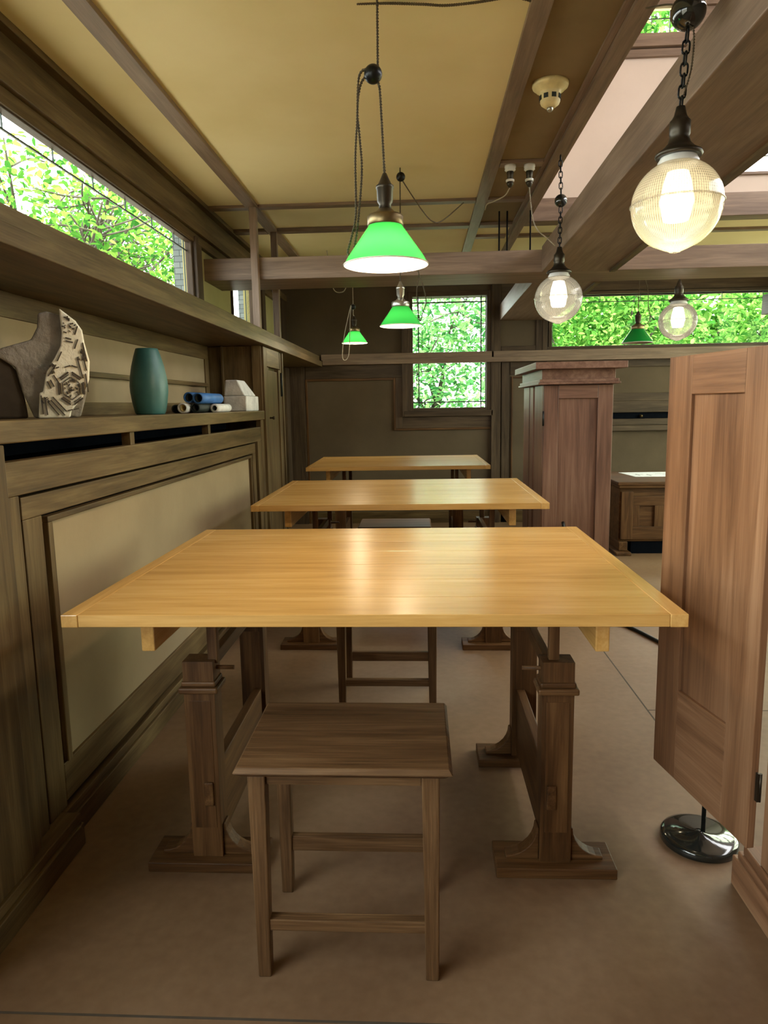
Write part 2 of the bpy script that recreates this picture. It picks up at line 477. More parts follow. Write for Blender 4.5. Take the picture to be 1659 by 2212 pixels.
# left wall: solid below the windows, openings for two clerestory windows
W0 = (-1.9, 0.95, 0.75, 2.30)
W1 = (1.12, 4.69, 1.86, 2.375)
W2 = (5.66, 6.28, 1.86, 2.375)
b = MB()
b.box(LW - 0.05, LW, 1.0, FY, 0, W1[2])
b.box(LW - 0.05, LW, NY, FY, W1[3], CZ)
for y0, y1 in ((1.0, W1[0]), (W1[1], W2[0]), (W2[1], FY)):
    b.box(LW - 0.05, LW, y0, y1, W1[2], W1[3])
b.box(LW - 0.05, LW, NY, 1.0, 0, W0[2]); b.box(LW - 0.05, LW, NY, 1.0, W0[3], W1[3])
b.box(LW - 0.05, LW, NY, W0[0], W0[2], W0[3]); b.box(LW - 0.05, LW, W0[1], 1.0, W0[2], W0[3])
struct(b.build('wall_left', M['olive_plaster']))
b = MB()
b.box(LW - 0.002, LW + 0.03, 1.0, FY, 2.36, 2.42)
b.box(LW - 0.002, LW + 0.055, NY, FY, 2.42, 2.475)
b.box(LW - 0.002, LW + 0.035, NY, FY, 2.475, 2.535)
b.box(LW - 0.002, LW + 0.018, NY, FY, 2.535, 2.62)
b.box(LW - 0.002, LW + 0.06, NY, FY, 2.615, CZ)
struct(b.build('trim_1', M['trim'], bevel=0.003), 'stepped dark head trim over the left clerestory', 'trim')

# far wall with two windows
F = (-0.07, 0.715, 1.262, 2.43)
G = (1.405, 3.82, 1.885, 2.41)
b = MB()
b.box(-1.7, F[0], FY, FY + 0.14, 0, CZ)
b.box(F[0], F[1], FY, FY + 0.14, 0, F[2]); b.box(F[0], F[1], FY, FY + 0.14, F[3], CZ)
b.box(F[1], G[0], FY, FY + 0.14, 0, CZ)
b.box(G[0], G[1], FY, FY + 0.14, 0, G[2]); b.box(G[0], G[1], FY, FY + 0.14, G[3], CZ)
b.box(G[1], RX + 0.1, FY, FY + 0.14, 0, CZ)
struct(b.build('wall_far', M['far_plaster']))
# right and near walls
b = MB()
RWN = (2.9, 7.5, 0.55, 2.5)
b.box(RX, RX + 0.12, NY, FY, 0, RWN[2])
b.box(RX, RX + 0.12, NY, FY, RWN[3], CZ)
for y0, y1 in ((NY, RWN[0]), (RWN[1], FY)):
    b.box(RX, RX + 0.12, y0, y1, RWN[2], RWN[3])
struct(b.build('wall_right', M['plaster']))
b = MB()
b.box(-1.7, RX + 0.1, NY - 0.12, NY, 0, CZ)
struct(b.build('wall_near', M['plaster']))

# ceiling: yellow plaster field, brown soffit strip, opening of the two-storey room at right
b = MB()
b.box(-1.7, 0.42, NY, FY + 0.1, CZ, CZ + 0.12)
b.box(0.42, RX + 0.1, 5.69, FY + 0.1, CZ, CZ + 0.12)
b.box(0.42, RX + 0.1, NY, -1.2, CZ, CZ + 0.12)
struct(b.build('ceiling', M['ceiling']))
b = MB().box(0.42, 0.79, -1.2, 5.69, CZ - 0.0, CZ + 0.12)
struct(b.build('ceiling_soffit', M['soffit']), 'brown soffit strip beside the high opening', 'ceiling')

# upper storey seen through the opening
UW = 5.57
b = MB()
b.box(0.79, RX + 0.1, UW, UW + 0.12, CZ + 0.12, 2.80)
b.box(0.79, 2.22, UW, UW + 0.12, 2.80, 3.85); b.box(2.22, RX + 0.1, UW, UW + 0.12, 2.80, 2.925)
b.box(3.7, RX + 0.1, UW, UW + 0.12, 2.925, 3.85); b.box(2.22, 3.7, UW, UW + 0.12, 3.55, 3.85)
b.box(0.79, 1.2, UW, UW + 0.12, 3.85, 4.08); b.box(1.885, 3.0, UW, UW + 0.12, 3.85, 4.08)
b.box(0.79, RX + 0.1, UW, UW + 0.12, 4.08, 4.7)
struct(b.build('wall_upper', M['pink']))
b = MB().box(0.67, 0.79, -1.2, UW, CZ + 0.12, 4.7)
struct(b.build('wall_upper_left', M['pink']))
UR = (0.8, 5.2, 3.2, 4.45)
b = MB().box(RX, RX + 0.12, -1.32, UR[0], CZ + 0.12, 4.7).box(RX, RX + 0.12, UR[1], UW + 0.12, CZ + 0.12, 4.7)
b.box(RX, RX + 0.12, UR[0], UR[1], CZ + 0.12, UR[2]).box(RX, RX + 0.12, UR[0], UR[1], UR[3], 4.7)
struct(b.build('wall_upper_right', M['pink']))
b = MB().box(0.67, RX, -1.32, -1.2, CZ + 0.12, 4.7)
struct(b.build('wall_upper_near', M['pink']))
b = MB().box(0.6, RX + 0.4, -1.6, UW + 0.5, 4.7, 4.8)
struct(b.build('ceiling_upper', M['pink']))
b = MB()
b.box(0.79, RX, UW - 0.025, UW, CZ - 0.02, 2.785)
b.box(0.79, RX, UW - 0.03, UW, 3.715, 3.765)
b.box(0.79, RX, UW - 0.05, UW, 3.775, 3.86)
b.box(2.18, RX, UW - 0.02, UW, 2.905, 2.925)
b.box(1.885, 1.93, UW - 0.04, UW, 3.86, 4.1)
b.box(0.79, RX, UW - 0.04, UW, 4.035, 4.075)
b.box(1.93, 3.0, UW - 0.012, UW, 3.86, 4.035)
struct(b.build('trim_2', M['beam'], bevel=0.003), 'purple brown bands across the pink upper wall', 'trim')

def window(name, label, pane_mb, frame_mb, lead_mb, loc, mat=None, wd='far_trim'):
    r = sroot(name, loc, label, 'window')
    if frame_mb:
        frame_mb.build('frame', M[wd], r, bevel=0.003)
    pane_mb.build('pane', mat or M['glass'], r)
    if lead_mb:
        lead_mb.build('leading', M['lead'], r)
    return r

# window_1: long left clerestory
y0, y1, z0, z1 = W1
fr = MB()
fr.box(LW - 0.022, LW + 0.045, y1 - 0.0, y1 + 0.05, z0, z1 + 0.02); fr.box(LW - 0.022, LW + 0.02, y1 - 0.03, y1, z0, z1)
fr.box(LW - 0.022, LW + 0.04, y1 + 0.05, y1 + 0.13, z0 - 0.02, 2.36)
fr.box(LW - 0.022, LW + 0.02, y0, y1 - 0.03, z1 - 0.022, z1); fr.box(LW - 0.022, LW + 0.02, y0, y1 - 0.03, z0, z0 + 0.03)
ld = MB()
ld.box(LW - 0.02, LW - 0.012, y0, y1, z1 - 0.077, z1 - 0.071)
k = 1.2
while k < y1 - 0.1:
    ld.box(LW - 0.019, LW - 0.013, k, k + 0.004, z1 - 0.074, z1); k += 0.36
ld.box(LW - 0.02, LW - 0.012, y1 - 0.075, y1 - 0.07, z0, z1)
window('window_1', 'long clerestory window with leaded strip in the left wall', MB().box(LW - 0.018, LW - 0.014, y0, y1, z0, z1), fr, ld, (LW, (y0 + y1) / 2, z0))
# window_7: low window at the near left, beside the photographer
y0, y1, z0, z1 = W0
fr = MB()
fr.box(LW - 0.022, LW + 0.03, y0, y0 + 0.05, z0, z1); fr.box(LW - 0.022, LW + 0.03, y1 - 0.05, y1, z0, z1)
fr.box(LW - 0.022, LW + 0.03, y0, y1, z1 - 0.05, z1); fr.box(LW - 0.022, LW + 0.03, y0, y1, z0, z0 + 0.05)
fr.box(LW - 0.022, LW + 0.02, -0.52, -0.46, z0, z1)
window('window_7', 'wide window in the left wall beside the camera', MB().box(LW - 0.018, LW - 0.014, y0, y1, z0, z1), fr, None, (LW, (y0 + y1) / 2, z0))
# window_2: short one past the cross beam
y0, y1, z0, z1 = W2
fr = MB()
fr.box(LW - 0.022, LW + 0.02, y0, y0 + 0.012, z0, z1); fr.box(LW - 0.022, LW + 0.04, y1, y1 + 0.07, z0, z1)
fr.box(LW - 0.022, LW + 0.02, y0, y1, z1 - 0.025, z1); fr.box(LW - 0.022, LW + 0.02, y0, y1, z0, z0 + 0.03)
ld = MB().box(LW - 0.02, LW - 0.012, y1 - 0.06, y1 - 0.055, z0, z1)
window('window_2', 'short clerestory window in the left wall beyond the cross beam', MB().box(LW - 0.018, LW - 0.014, y0, y1, z0, z1), fr, ld, (LW, (y0 + y1) / 2, z0))
# window_3: upright leaded window in the far wall
x0, x1, z0, z1 = F
fr = MB()
fr.box(x0 - 0.06, x0, FY - 0.035, FY + 0.09, z0 - 0.03, z1 + 0.05, 'z'); fr.box(x1, x1 + 0.045, FY - 0.035, FY + 0.09, z0 - 0.03, z1 + 0.05, 'z')
fr.box(x0, x1, FY - 0.035, FY + 0.09, z1, z1 + 0.05); fr.box(x0, x1, FY - 0.035, FY + 0.09, z0 - 0.03, z0)
fr.box(x0 - 0.10, x1 + 0.07, FY - 0.05, FY, z0 - 0.09, z0 - 0.03)
fr.box(x0 - 0.12, x0 - 0.06, FY - 0.045, FY, z0 - 0.09, z1 + 0.1, 'z'); fr.box(x1 + 0.045, x1 + 0.07, FY - 0.045, FY, z0 - 0.09, z1 + 0.1, 'z')
ld = MB()
for xx in (x0 + 0.055, x1 - 0.06):
    ld.box(xx, xx + 0.012, FY + 0.026, FY + 0.042, z0, z1, 'z')
for zz in (z0 + 0.055, z1 - 0.062):
    ld.box(x0, x1, FY + 0.026, FY + 0.042, zz, zz + 0.012)
for xx in (x0 + 0.2, x0 + 0.39, x0 + 0.58):
    ld.box(xx, xx + 0.005, FY + 0.03, FY + 0.04, z0, z0 + 0.055); ld.box(xx, xx + 0.005, FY + 0.03, FY + 0.04, z1 - 0.055, z1)
window('window_3', 'upright leaded window in the far wall crossed by the picture rail', MB().box(x0, x1, FY + 0.033, FY + 0.037, z0, z1), fr, ld, ((x0 + x1) / 2, FY, z0))
# window_4: wide leaded window in the far wall
x0, x1, z0, z1 = G
fr = MB()
fr.box(x0 - 0.035, x0, FY - 0.02, FY + 0.09, z0 - 0.03, z1 + 0.03, 'z'); fr.box(x0 - 0.1, x0 - 0.05, FY - 0.03, FY, z0 - 0.06, z1 + 0.1, 'z')
fr.box(x0, x1, FY - 0.03, FY + 0.09, z1, z1 + 0.03); fr.box(x0 - 0.05, x1, FY - 0.03, FY + 0.09, z0 - 0.045, z0)
ld = MB().box(x0, x1, FY + 0.028, FY + 0.042, z1 - 0.072, z1 - 0.065)
k = x0 + 0.08
while k < x1:
    ld.box(k, k + 0.005, FY + 0.03, FY + 0.04, z1 - 0.068, z1); k += 0.42
ld.box(x0 + 0.012, x0 + 0.017, FY + 0.03, FY + 0.04, z0, z1, 'z')
window('window_4', 'wide leaded window high in the far wall at right', MB().box(x0, x1, FY + 0.033, FY + 0.037, z0, z1), fr, ld, ((x0 + x1) / 2, FY, z0))
# added_window: unseen window added in the right wall, tinted for greenish light
y0, y1, z0, z1 = RWN
fr = MB()
for k in range(6):
    yy = y0 + (y1 - y0 - 0.05) * k / 5
    fr.box(RX - 0.02, RX + 0.1, yy, yy + 0.05, z0, z1)
fr.box(RX - 0.02, RX + 0.1, y0, y1, z0, z0 + 0.05); fr.box(RX - 0.02, RX + 0.1, y0, y1, z1 - 0.05, z1)
window('added_window', 'added unseen window with pale green light-tinting glass in the right wall', MB().box(RX + 0.05, RX + 0.054, y0, y1, z0, z1), fr, None, (RX, (y0 + y1) / 2, z0), M['green_glass'])
# window_5, window_6: upper storey
ld = MB().box(1.2, 1.885, UW + 0.03, UW + 0.04, 3.985, 3.99).box(1.8, 1.806, UW + 0.03, UW + 0.04, 3.85, 4.04)
window('window_5', 'small leaded window high above the pink wall', MB().box(1.2, 1.885, UW + 0.033, UW + 0.037, 3.85, 4.08), None, ld, (1.5, UW, 3.85))
ld = MB().box(2.22, 3.7, UW + 0.03, UW + 0.04, 3.04, 3.046)
window('window_6', 'white frosted window above the long beam at right', MB().box(2.22, 3.7, UW + 0.033, UW + 0.037, 2.925, 3.55), None, ld, (3.0, UW, 2.925), M['frosted'])

# ------------------------------------------------------------------ beams, posts, strips
def hb(name, p, label, mat='beam', bevel=0.004):
    return struct(MB().hexa(p).build(name, M[mat], bevel=bevel), label, 'beam')
BZ0, BZ1 = 2.165, 2.31
b = MB().box(LW - 0.01, RX, 4.985, 5.42, BZ0, BZ1)
struct(b.build('ceiling_beam', M['beam'], bevel=0.004), 'broad flat cross beam spanning the room under the ceiling', 'beam')
def lx(y):  # left face of the long beam
    return 0.783 + (y - 1.5) * 0.0112
def rx(y):
    return 1.185 + (y - 1.5) * 0.033
P = lambda y, z: [(lx(y), y, z), (rx(y), y, z)]
def lb(y0, y1, name, label, z0=BZ0, z1=BZ1 + 0.02):
    return hb(name, [(lx(y0), y0, z0), (rx(y0), y0, z0), (rx(y1), y1, z0), (lx(y1), y1, z0), (lx(y0), y0, z1), (rx(y0), y0, z1), (rx(y1), y1, z1), (lx(y1), y1, z1)], label)
lb(-2.5, 4.981, 'ceiling_beam', 'long beam running away at right in front of the cross beam')
lb(5.424, FY, 'ceiling_beam', 'long beam continuing from the cross beam to the far wall')
b = MB()
for y0, y1 in ((-2.5, 4.981), (5.424, FY)):
    b.hexa([(rx(y0) - 0.03, y0, BZ0 - 0.012), (rx(y0) + 0.006, y0, BZ0 - 0.012), (rx(y1) + 0.006, y1, BZ0 - 0.012), (rx(y1) - 0.03, y1, BZ0 - 0.012),
            (rx(y0) - 0.03, y0, BZ0 + 0.001), (rx(y0) + 0.006, y0, BZ0 + 0.001), (rx(y1) + 0.006, y1, BZ0 + 0.001), (rx(y1) - 0.03, y1, BZ0 + 0.001)])
struct(b.build('trim_3', M['trim']), 'thin strip along the right edge of the long beam', 'trim')

def strip(n, label, *boxes, mat='beam'):
    b = MB()
    for q in boxes:
        b.box(*q)
    return struct(b.build('trim_%d' % n, M[mat], bevel=0.002), label, 'trim')
strip(4, 'ceiling strip running from the near end to the left wall posts', (-1.155, -1.075, NY, FY, CZ - 0.022, CZ))
strip(5, 'ceiling strip beside the brown soffit', (0.385, 0.46, NY, FY, CZ - 0.02, CZ + 0.001))
strip(6, 'edge strip of the high opening', (0.705, 0.735, -1.2, 6.0, CZ - 0.012, CZ), (0.735, 0.795, -1.2, FY, CZ - 0.03, CZ), (0.79, 0.81, -1.2, UW, CZ - 0.03, CZ + 0.15))
strip(7, 'first ceiling strip across the room', (LW, -1.157, 4.955, 5.03, CZ - 0.018, CZ), (-1.073, 0.383, 4.955, 5.03, CZ - 0.018, CZ), (0.462, 0.703, 4.955, 5.03, CZ - 0.018, CZ))
strip(8, 'second ceiling strip across the room', (LW, -1.157, 5.60, 5.69, CZ - 0.024, CZ), (-1.073, 0.383, 5.60, 5.69, CZ - 0.024, CZ), (0.462, 0.703, 5.60, 5.69, CZ - 0.024, CZ), (0.80, RX, 5.57, 5.69, CZ - 0.02, CZ + 0.12))
strip(9, 'third ceiling strip beyond the cross beam', (0.46, 0.70, 6.0, 6.07, CZ - 0.02, CZ), (0.80, RX, 6.0, 6.07, CZ - 0.02, CZ))
strip(10, 'short strip holding the porcelain sockets', (0.462, 0.703, 4.235, 4.31, CZ - 0.02, CZ))
b = MB().box(-1.132, -1.084, 4.93, 4.982, 1.776, CZ - 0.02, 'z')
struct(b.build('trim_11', M['beam'], bevel=0.003), 'slender post from the wall shelf to the ceiling before the beam', 'post')
b = MB().box(-1.132, -1.084, 5.625, 5.677, 1.776, CZ - 0.02, 'z')
struct(b.build('trim_12', M['beam'], bevel=0.003), 'slender post from the wall shelf to the ceiling behind the beam', 'post')
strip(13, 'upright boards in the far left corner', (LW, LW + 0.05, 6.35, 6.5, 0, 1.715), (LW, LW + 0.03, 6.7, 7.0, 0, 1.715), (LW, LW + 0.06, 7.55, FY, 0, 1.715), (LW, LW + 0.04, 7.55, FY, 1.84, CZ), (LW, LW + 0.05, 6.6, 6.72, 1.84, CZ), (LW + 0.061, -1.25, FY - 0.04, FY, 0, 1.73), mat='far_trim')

# picture rail on the far wall (same section as the left wall shelf)
b = MB()
b.box(-1.04, RX, FY - 0.09, FY, 1.735, 1.785)
b.box(-1.06, RX, FY - 0.05, FY, 1.786, 1.85)
struct(b.build('trim_14', M['beam'], bevel=0.003), 'stepped picture rail along the far wall', 'trim')
# boards and mouldings on the far wall
b = MB()
b.box(-1.24, -0.19, FY - 0.014, FY, 1.593, 1.735)
b.box(-0.261, -0.19, FY - 0.014, FY, 1.047, 1.592, 'z')
b.box(-0.189, 0.766, FY - 0.013, FY, 1.046, 1.17)
b.box(0.79, 0.865, FY - 0.035, FY, 0, CZ, 'z')
b.box(0.768, 0.79, FY - 0.05, FY, 0, CZ, 'z')
b.box(0.88, 0.96, FY - 0.02, FY, 0, 1.735, 'z')
b.box(0.97, 1.36, FY - 0.012, FY, 1.60, 1.735)
b.box(1.24, 1.36, FY - 0.012, FY, 0, 1.60, 'z')
b.box(1.24, 1.36, FY - 0.02, FY, 1.85, CZ, 'z')
b.box(0.87, 1.24, FY - 0.015, FY, 1.85, 1.90); b.box(0.87, 1.24, FY - 0.015, FY, 2.36, CZ)
b.box(-1.24, 0.767, FY - 0.016, FY, 2.54, CZ)
b.box(1.36, RX, FY - 0.016, FY, 2.45, CZ)
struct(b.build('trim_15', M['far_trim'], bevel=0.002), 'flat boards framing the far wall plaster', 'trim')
b = MB()
b.box(-1.221, -0.285, FY - 0.024, FY, 1.568, 1.592)
b.box(-0.284, -0.262, FY - 0.024, FY, 1.026, 1.592, 'z')
b.box(-0.261, 0.768, FY - 0.024, FY, 1.026, 1.046)
b.box(-1.245, -1.222, FY - 0.024, FY, 0, 1.592, 'z')
b.box(0.985, 1.0, FY - 0.022, FY, 0, 1.58, 'z'); b.box(1.001, 1.24, FY - 0.022, FY, 1.565, 1.58)
struct(b.build('trim_16', M['dark_oak'], bevel=0.002), 'thin dark moulding stepping round the far wall panel', 'trim')
# rails of the far wall behind the desk
b = MB()
b.box(1.5, RX, FY - 0.02, FY, 1.30, 1.385); b.box(1.5, RX, FY - 0.04, FY, 1.18, 1.30)
b.box(1.5, RX, FY - 0.03, FY, 1.045, 1.112); b.box(1.5, RX, FY - 0.05, FY, 0.985, 1.042)
b.box(1.5, RX, FY - 0.02, FY, 1.66, 1.735)
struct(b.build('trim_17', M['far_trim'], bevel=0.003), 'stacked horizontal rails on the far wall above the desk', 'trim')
b = MB().box(1.5, RX, FY - 0.012, FY, 1.114, 1.178)
struct(b.build('trim_18', M['void']), 'black strip painted as the shaded gap between the rails above the desk', 'trim')  # flat black strip painting the shade between the rails
b = MB().lathe([(0.014, 0), (0.018, 0.01), (0.01, 0.02), (0.016, 0.035), (0.001, 0.045)], (2.36, FY - 0.012, 1.14), 12, ax=(0, -1, 0))
tag(b.build('coat_knob', M['brass']), 'small brass knob in the black gap above the far desk', 'knob')
b = MB().box(3.55, 3.75, FY - 0.3, FY - 0.03, 2.16, 2.36)
struct(b.build('trim_19', M['far_trim'], bevel=0.003), 'wood bracket before the wide window at the right edge', 'trim')
b = MB().box(LW, RX, FY - 0.02, FY, 0, 0.13)
struct(b.build('baseboard_far', M['trim'], bevel=0.003))

# ------------------------------------------------------------------ left wall unit
X0 = -1.08
cab = thing('wall_cabinet', (-1.28, 3.3, 0), 'long built-in low cabinet with plaster panel and slotted top along the left wall', 'cabinet')
b = MB()
b.box(LW, -1.125, 1.77, 4.93, 0.0, 1.15)
b.build('carcass', M['void'], cab)  # painted black so the grooves between the frames look deeply shaded
b = MB().box(-1.14, -1.103, 1.95, 4.56, 0.235, 0.99)
b.build('panel', M['panel_plaster'], cab)
b = MB()   # outer frame
b.box(-1.125, -1.083, 1.79, 4.80, 1.075, 1.168)
b.box(-1.125, -1.083, 1.785, 1.845, 0.10, 1.075, 'z'); b.box(-1.125, -1.083, 4.70, 4.80, 0.10, 1.075, 'z')
b.box(-1.125, -1.09, 4.845, 4.93, 0.0, 1.216, 'z')
b.box(-1.125, -1.083, 1.70, 1.76, 0.10, 1.216, 'z')
b.build('outer_frame', M['trim'], cab, bevel=0.003)
b = MB()   # inner frame
b.box(-1.125, -1.092, 1.867, 4.655, 1.003, 1.066)
b.box(-1.125, -1.092, 1.867, 1.967, 0.10, 1.003, 'z'); b.box(-1.125, -1.092, 4.575, 4.655, 0.10, 1.003, 'z')
b.box(-1.125, -1.092, 1.967, 4.575, 0.115, 0.235)
b.build('inner_frame', M['trim'], cab, bevel=0.003)
b = MB()   # raised moulding round the plaster
b.box(-1.115, -1.085, 1.985, 4.525, 0.978, 0.996)
b.box(-1.115, -1.085, 1.985, 2.012, 0.235, 0.978, 'z'); b.box(-1.115, -1.085, 4.50, 4.525, 0.235, 0.978, 'z')
b.build('moulding', M['trim'], cab, bevel=0.003)
b = MB().box(-1.40, -1.32, 1.80, 4.80, 1.16, 1.217)
b.build('slot_shade', M['void'], cab)  # black board painting the shade inside the slot
for yy in (2.64, 3.64):
    MB().box(-1.13, -1.095, yy, yy + 0.04, 1.16, 1.2165, 'z').build('slot_divider', M['trim'], cab, bevel=0.002)
b = MB().box(LW, X0, 1.30, 4.93, 1.2165, 1.277)
b.build('shelf_board', M['trim'], cab, bevel=0.004)
# pilaster and near part of the left wall
b = MB().box(-1.25, -1.045, 1.30, 1.69, 0.02, 1.2155, 'z').box(-1.3, -1.06, 1.69, 1.76, 0.02, 1.2155, 'z')
struct(b.build('trim_20', M['trim'], bevel=0.003), 'dark boards below the shelf at the near left', 'trim')
b = MB()
b.box(-1.125, -1.068, 1.93, 4.93, 0, 0.07); b.box(-1.125, -1.078, 1.93, 4.93, 0.07, 0.10)
b.box(-1.125, -1.025, 1.29, 1.93, 0, 0.07); b.box(-1.125, -1.035, 1.29, 1.93, 0.07, 0.10)
struct(b.build('baseboard_left', M['trim'], bevel=0.003))
# niche lining behind the shelf objects
b = MB()
b.box(LW, LW + 0.012, 1.3, 4.93, 1.63, 1.72); b.box(LW, LW + 0.03, 1.3, 4.85, 1.445, 1.468)
b.box(LW, LW + 0.012, 1.3, 4.93, 1.277, 1.335); b.box(LW, LW + 0.014, 4.85, 4.93, 1.335, 1.63, 'z')
struct(b.build('trim_21', M['trim'], bevel=0.002), 'rails on the niche back wall behind the vase', 'trim')
b = MB().box(LW, LW + 0.004, 1.3, 4.9, 1.335, 1.445).box(LW, LW + 0.004, 1.3, 4.9, 1.468, 1.63)
struct(b.build('wall_niche', M['panel_plaster']))

# upper shelf
us = thing('wall_shelf', (-1.25, 3.6, 1.72), 'continuous upper wall shelf with stepped green-lit edge over the left niche', 'shelf')
MB().box(LW, -1.042, 1.25, FY - 0.092, 1.72, 1.775).build('shelf_board', M['trim'], us, bevel=0.003)
MB().box(-1.105, -1.075, 1.25, FY - 0.052, 1.7755, 1.835).build('ledge_strip', M['trim'], us, bevel=0.003)

# storage closet at the end of the niche
cl = thing('storage_closet', (-1.28, 5.32, 0), 'tall narrow closet under the upper shelf at the end of the niche', 'closet')
b = MB()
b.box(LW, -1.11, 4.94, 5.70, 0, 1.718, 'z')
b.build('carcass', M['trim'], cl, bevel=0.002)
b = MB()
b.box(-1.11, -1.075, 4.945, 5.045, 0, 1.718, 'z'); b.box(-1.11, -1.075, 5.045, 5.50, 1.585, 1.718)
b.build('frame', M['trim'], cl, bevel=0.003)
b = MB()
b.box(-1.11, -1.076, 5.05, 5.10, 0.12, 1.58, 'z'); b.box(-1.11, -1.076, 5.46, 5.52, 0.12, 1.58, 'z')
b.box(-1.11, -1.088, 5.10, 5.46, 0.12, 1.562, 'z')
dr = b.build('door', M['trim'], cl, bevel=0.003)
MB().lathe([(0.006, 0), (0.006, 0.018), (0.013, 0.024), (0.011, 0.034), (0.001, 0.037)], (-1.076, 5.085, 1.223), 14, ax=(1, 0, 0)).build('knob', M['bronze'], dr)
MB().box(-1.078, -1.066, 5.52, 5.535, 1.38, 1.56, 'z').lathe([(0.008, 0), (0.008, 0.18)], (-1.07, 5.537, 1.38), 10).build('hinge', M['black'], dr)
b = MB().box(-1.11, -1.08, 5.545, 5.585, 0, 1.718, 'z').box(-1.11, -1.075, 5.615, 5.655, 0, 1.718, 'z')
b.build('stile', M['trim'], cl, bevel=0.003)
b = MB().box(-1.37, -1.355, 4.925, 4.94, 1.277, 1.72, 'z').box(-1.155, -1.09, 4.925, 4.94, 1.277, 1.72, 'z')
b.build('end_strip', M['trim'], cl, bevel=0.002)

# ------------------------------------------------------------------ drafting tables
def make_table():
    t = thing('drafting_table', (0, 0, 0), '', 'table')
    hx, hy = 0.731, 0.583
    b = MB()
    ys = [-hy, -0.43, -0.245, -0.06, 0.14, 0.31, 0.46, hy]
    for k in range(7):
        b.box(-0.69, 0.69, ys[k] + 0.0004, ys[k + 1] - 0.0004, 0.79, 0.82, 'x')
    tt = b.build('tabletop', M['oak'], t, bevel=0.0012, seg=1)
    for s in (-1, 1):
        xa, xb = sorted((s * 0.6905, s * hx))
        MB().box(xa, xb, -hy - 0.001, hy + 0.001, 0.7895, 0.8203, 'y').build('breadboard_end', M['oak'], tt, bevel=0.002)
        xa, xb = sorted((s * 0.551, s * 0.585))
        MB().box(xa, xb, -0.475, 0.475, 0.692, 0.79, 'y').build('batten', M['oak'], t, bevel=0.003)
        xi, xo = s * 0.448, s * 0.534
        xc = (xi + xo) / 2
        for q in (-1, 1):
            yc = q * 0.303
            xa, xb = sorted((xi, xo))
            b = MB().box(xa, xb, yc - 0.033, yc + 0.033, 0.03, 0.612, 'z')
            b.box(xa + 0.012, xb - 0.012, yc - 0.0345, yc - 0.033, 0.12, 0.50, 'z')
            po = b.build('post', M['dark_oak'], t, bevel=0.004)
            b = MB().box(xa - 0.012, xb + 0.012, yc - 0.045, yc + 0.045, 0.522, 0.540, 'x')
            b.box(xa - 0.005, xb + 0.005, yc - 0.038, yc + 0.038, 0.540, 0.556, 'x')
            b.build('collar', M['dark_oak'], po, bevel=0.005)
            MB().lathe([(0.006, -0.05), (0.006, 0.05)], (xi, yc, 0.585), 10, ax=(1, 0, 0)).build('peg', M['dark_oak'], po)
            b = MB().box(xc - 0.165, xc + 0.165, yc - 0.065, yc + 0.065, 0, 0.030, 'x')
            for e in (-1, 1):
                poly = [(xc + e * 0.043, 0.03)]
                xe = xc + e * 0.135
                poly.append((xe, 0.03)); poly.append((xe, 0.04))
                for k in range(1, 8):
                    a = k / 7 * PI / 2
                    poly.append((xe - e * 0.085 * math.sin(a) , 0.04 + 0.085 * (1 - math.cos(a))))
                poly.append((xc + e * 0.043, 0.125))
                if e < 0:
                    poly = poly[::-1]
                b.prism(poly, yc - 0.022, yc + 0.022, 'xz', 'x')
            b.build('foot', M['dark_oak'], t, bevel=0.003)
            MB().box(s * 0.468 - 0.0, s * 0.468 + 0.028, yc - 0.012, yc + 0.012, 0.60, 0.79, 'z').build('support_rod', M['dark_oak'], t, bevel=0.002)
        xa, xb = sorted((s * 0.462, s * 0.492))
        b = MB().box(xa, xb, -0.27, 0.27, 0.055, 0.285, 'y')
        b.box(xa + 0.002, xb - 0.002, -0.345, -0.27, 0.19, 0.26, 'y'); b.box(xa + 0.002, xb - 0.002, 0.27, 0.345, 0.19, 0.26, 'y')
        b.build('stretcher', M['dark_oak'], t, bevel=0.003)
        xa, xb = sorted((s * 0.458, s * 0.482))
        MB().box(xa, xb, -0.27, 0.27, 0.575, 0.612, 'y').build('upper_rail', M['dark_oak'], t, bevel=0.002)
    return t
t1 = make_table()
LT = ['light oak drafting table nearest the camera on dark trestle legs', 'light oak drafting table second from the camera, in the middle of the row', 'light oak drafting table farthest away, by the far wall']
for k, (x, y) in enumerate(((-0.126, 2.168), (-0.109, 4.01), (-0.186, 6.17))):
    t = t1 if k == 0 else copy_tree(t1)
    t.location = (x, y, 0)
    t['label'] = LT[k]; t['group'] = 'drafting tables in a row'
    if k == 2:
        t.rotation_euler.z = 0.012

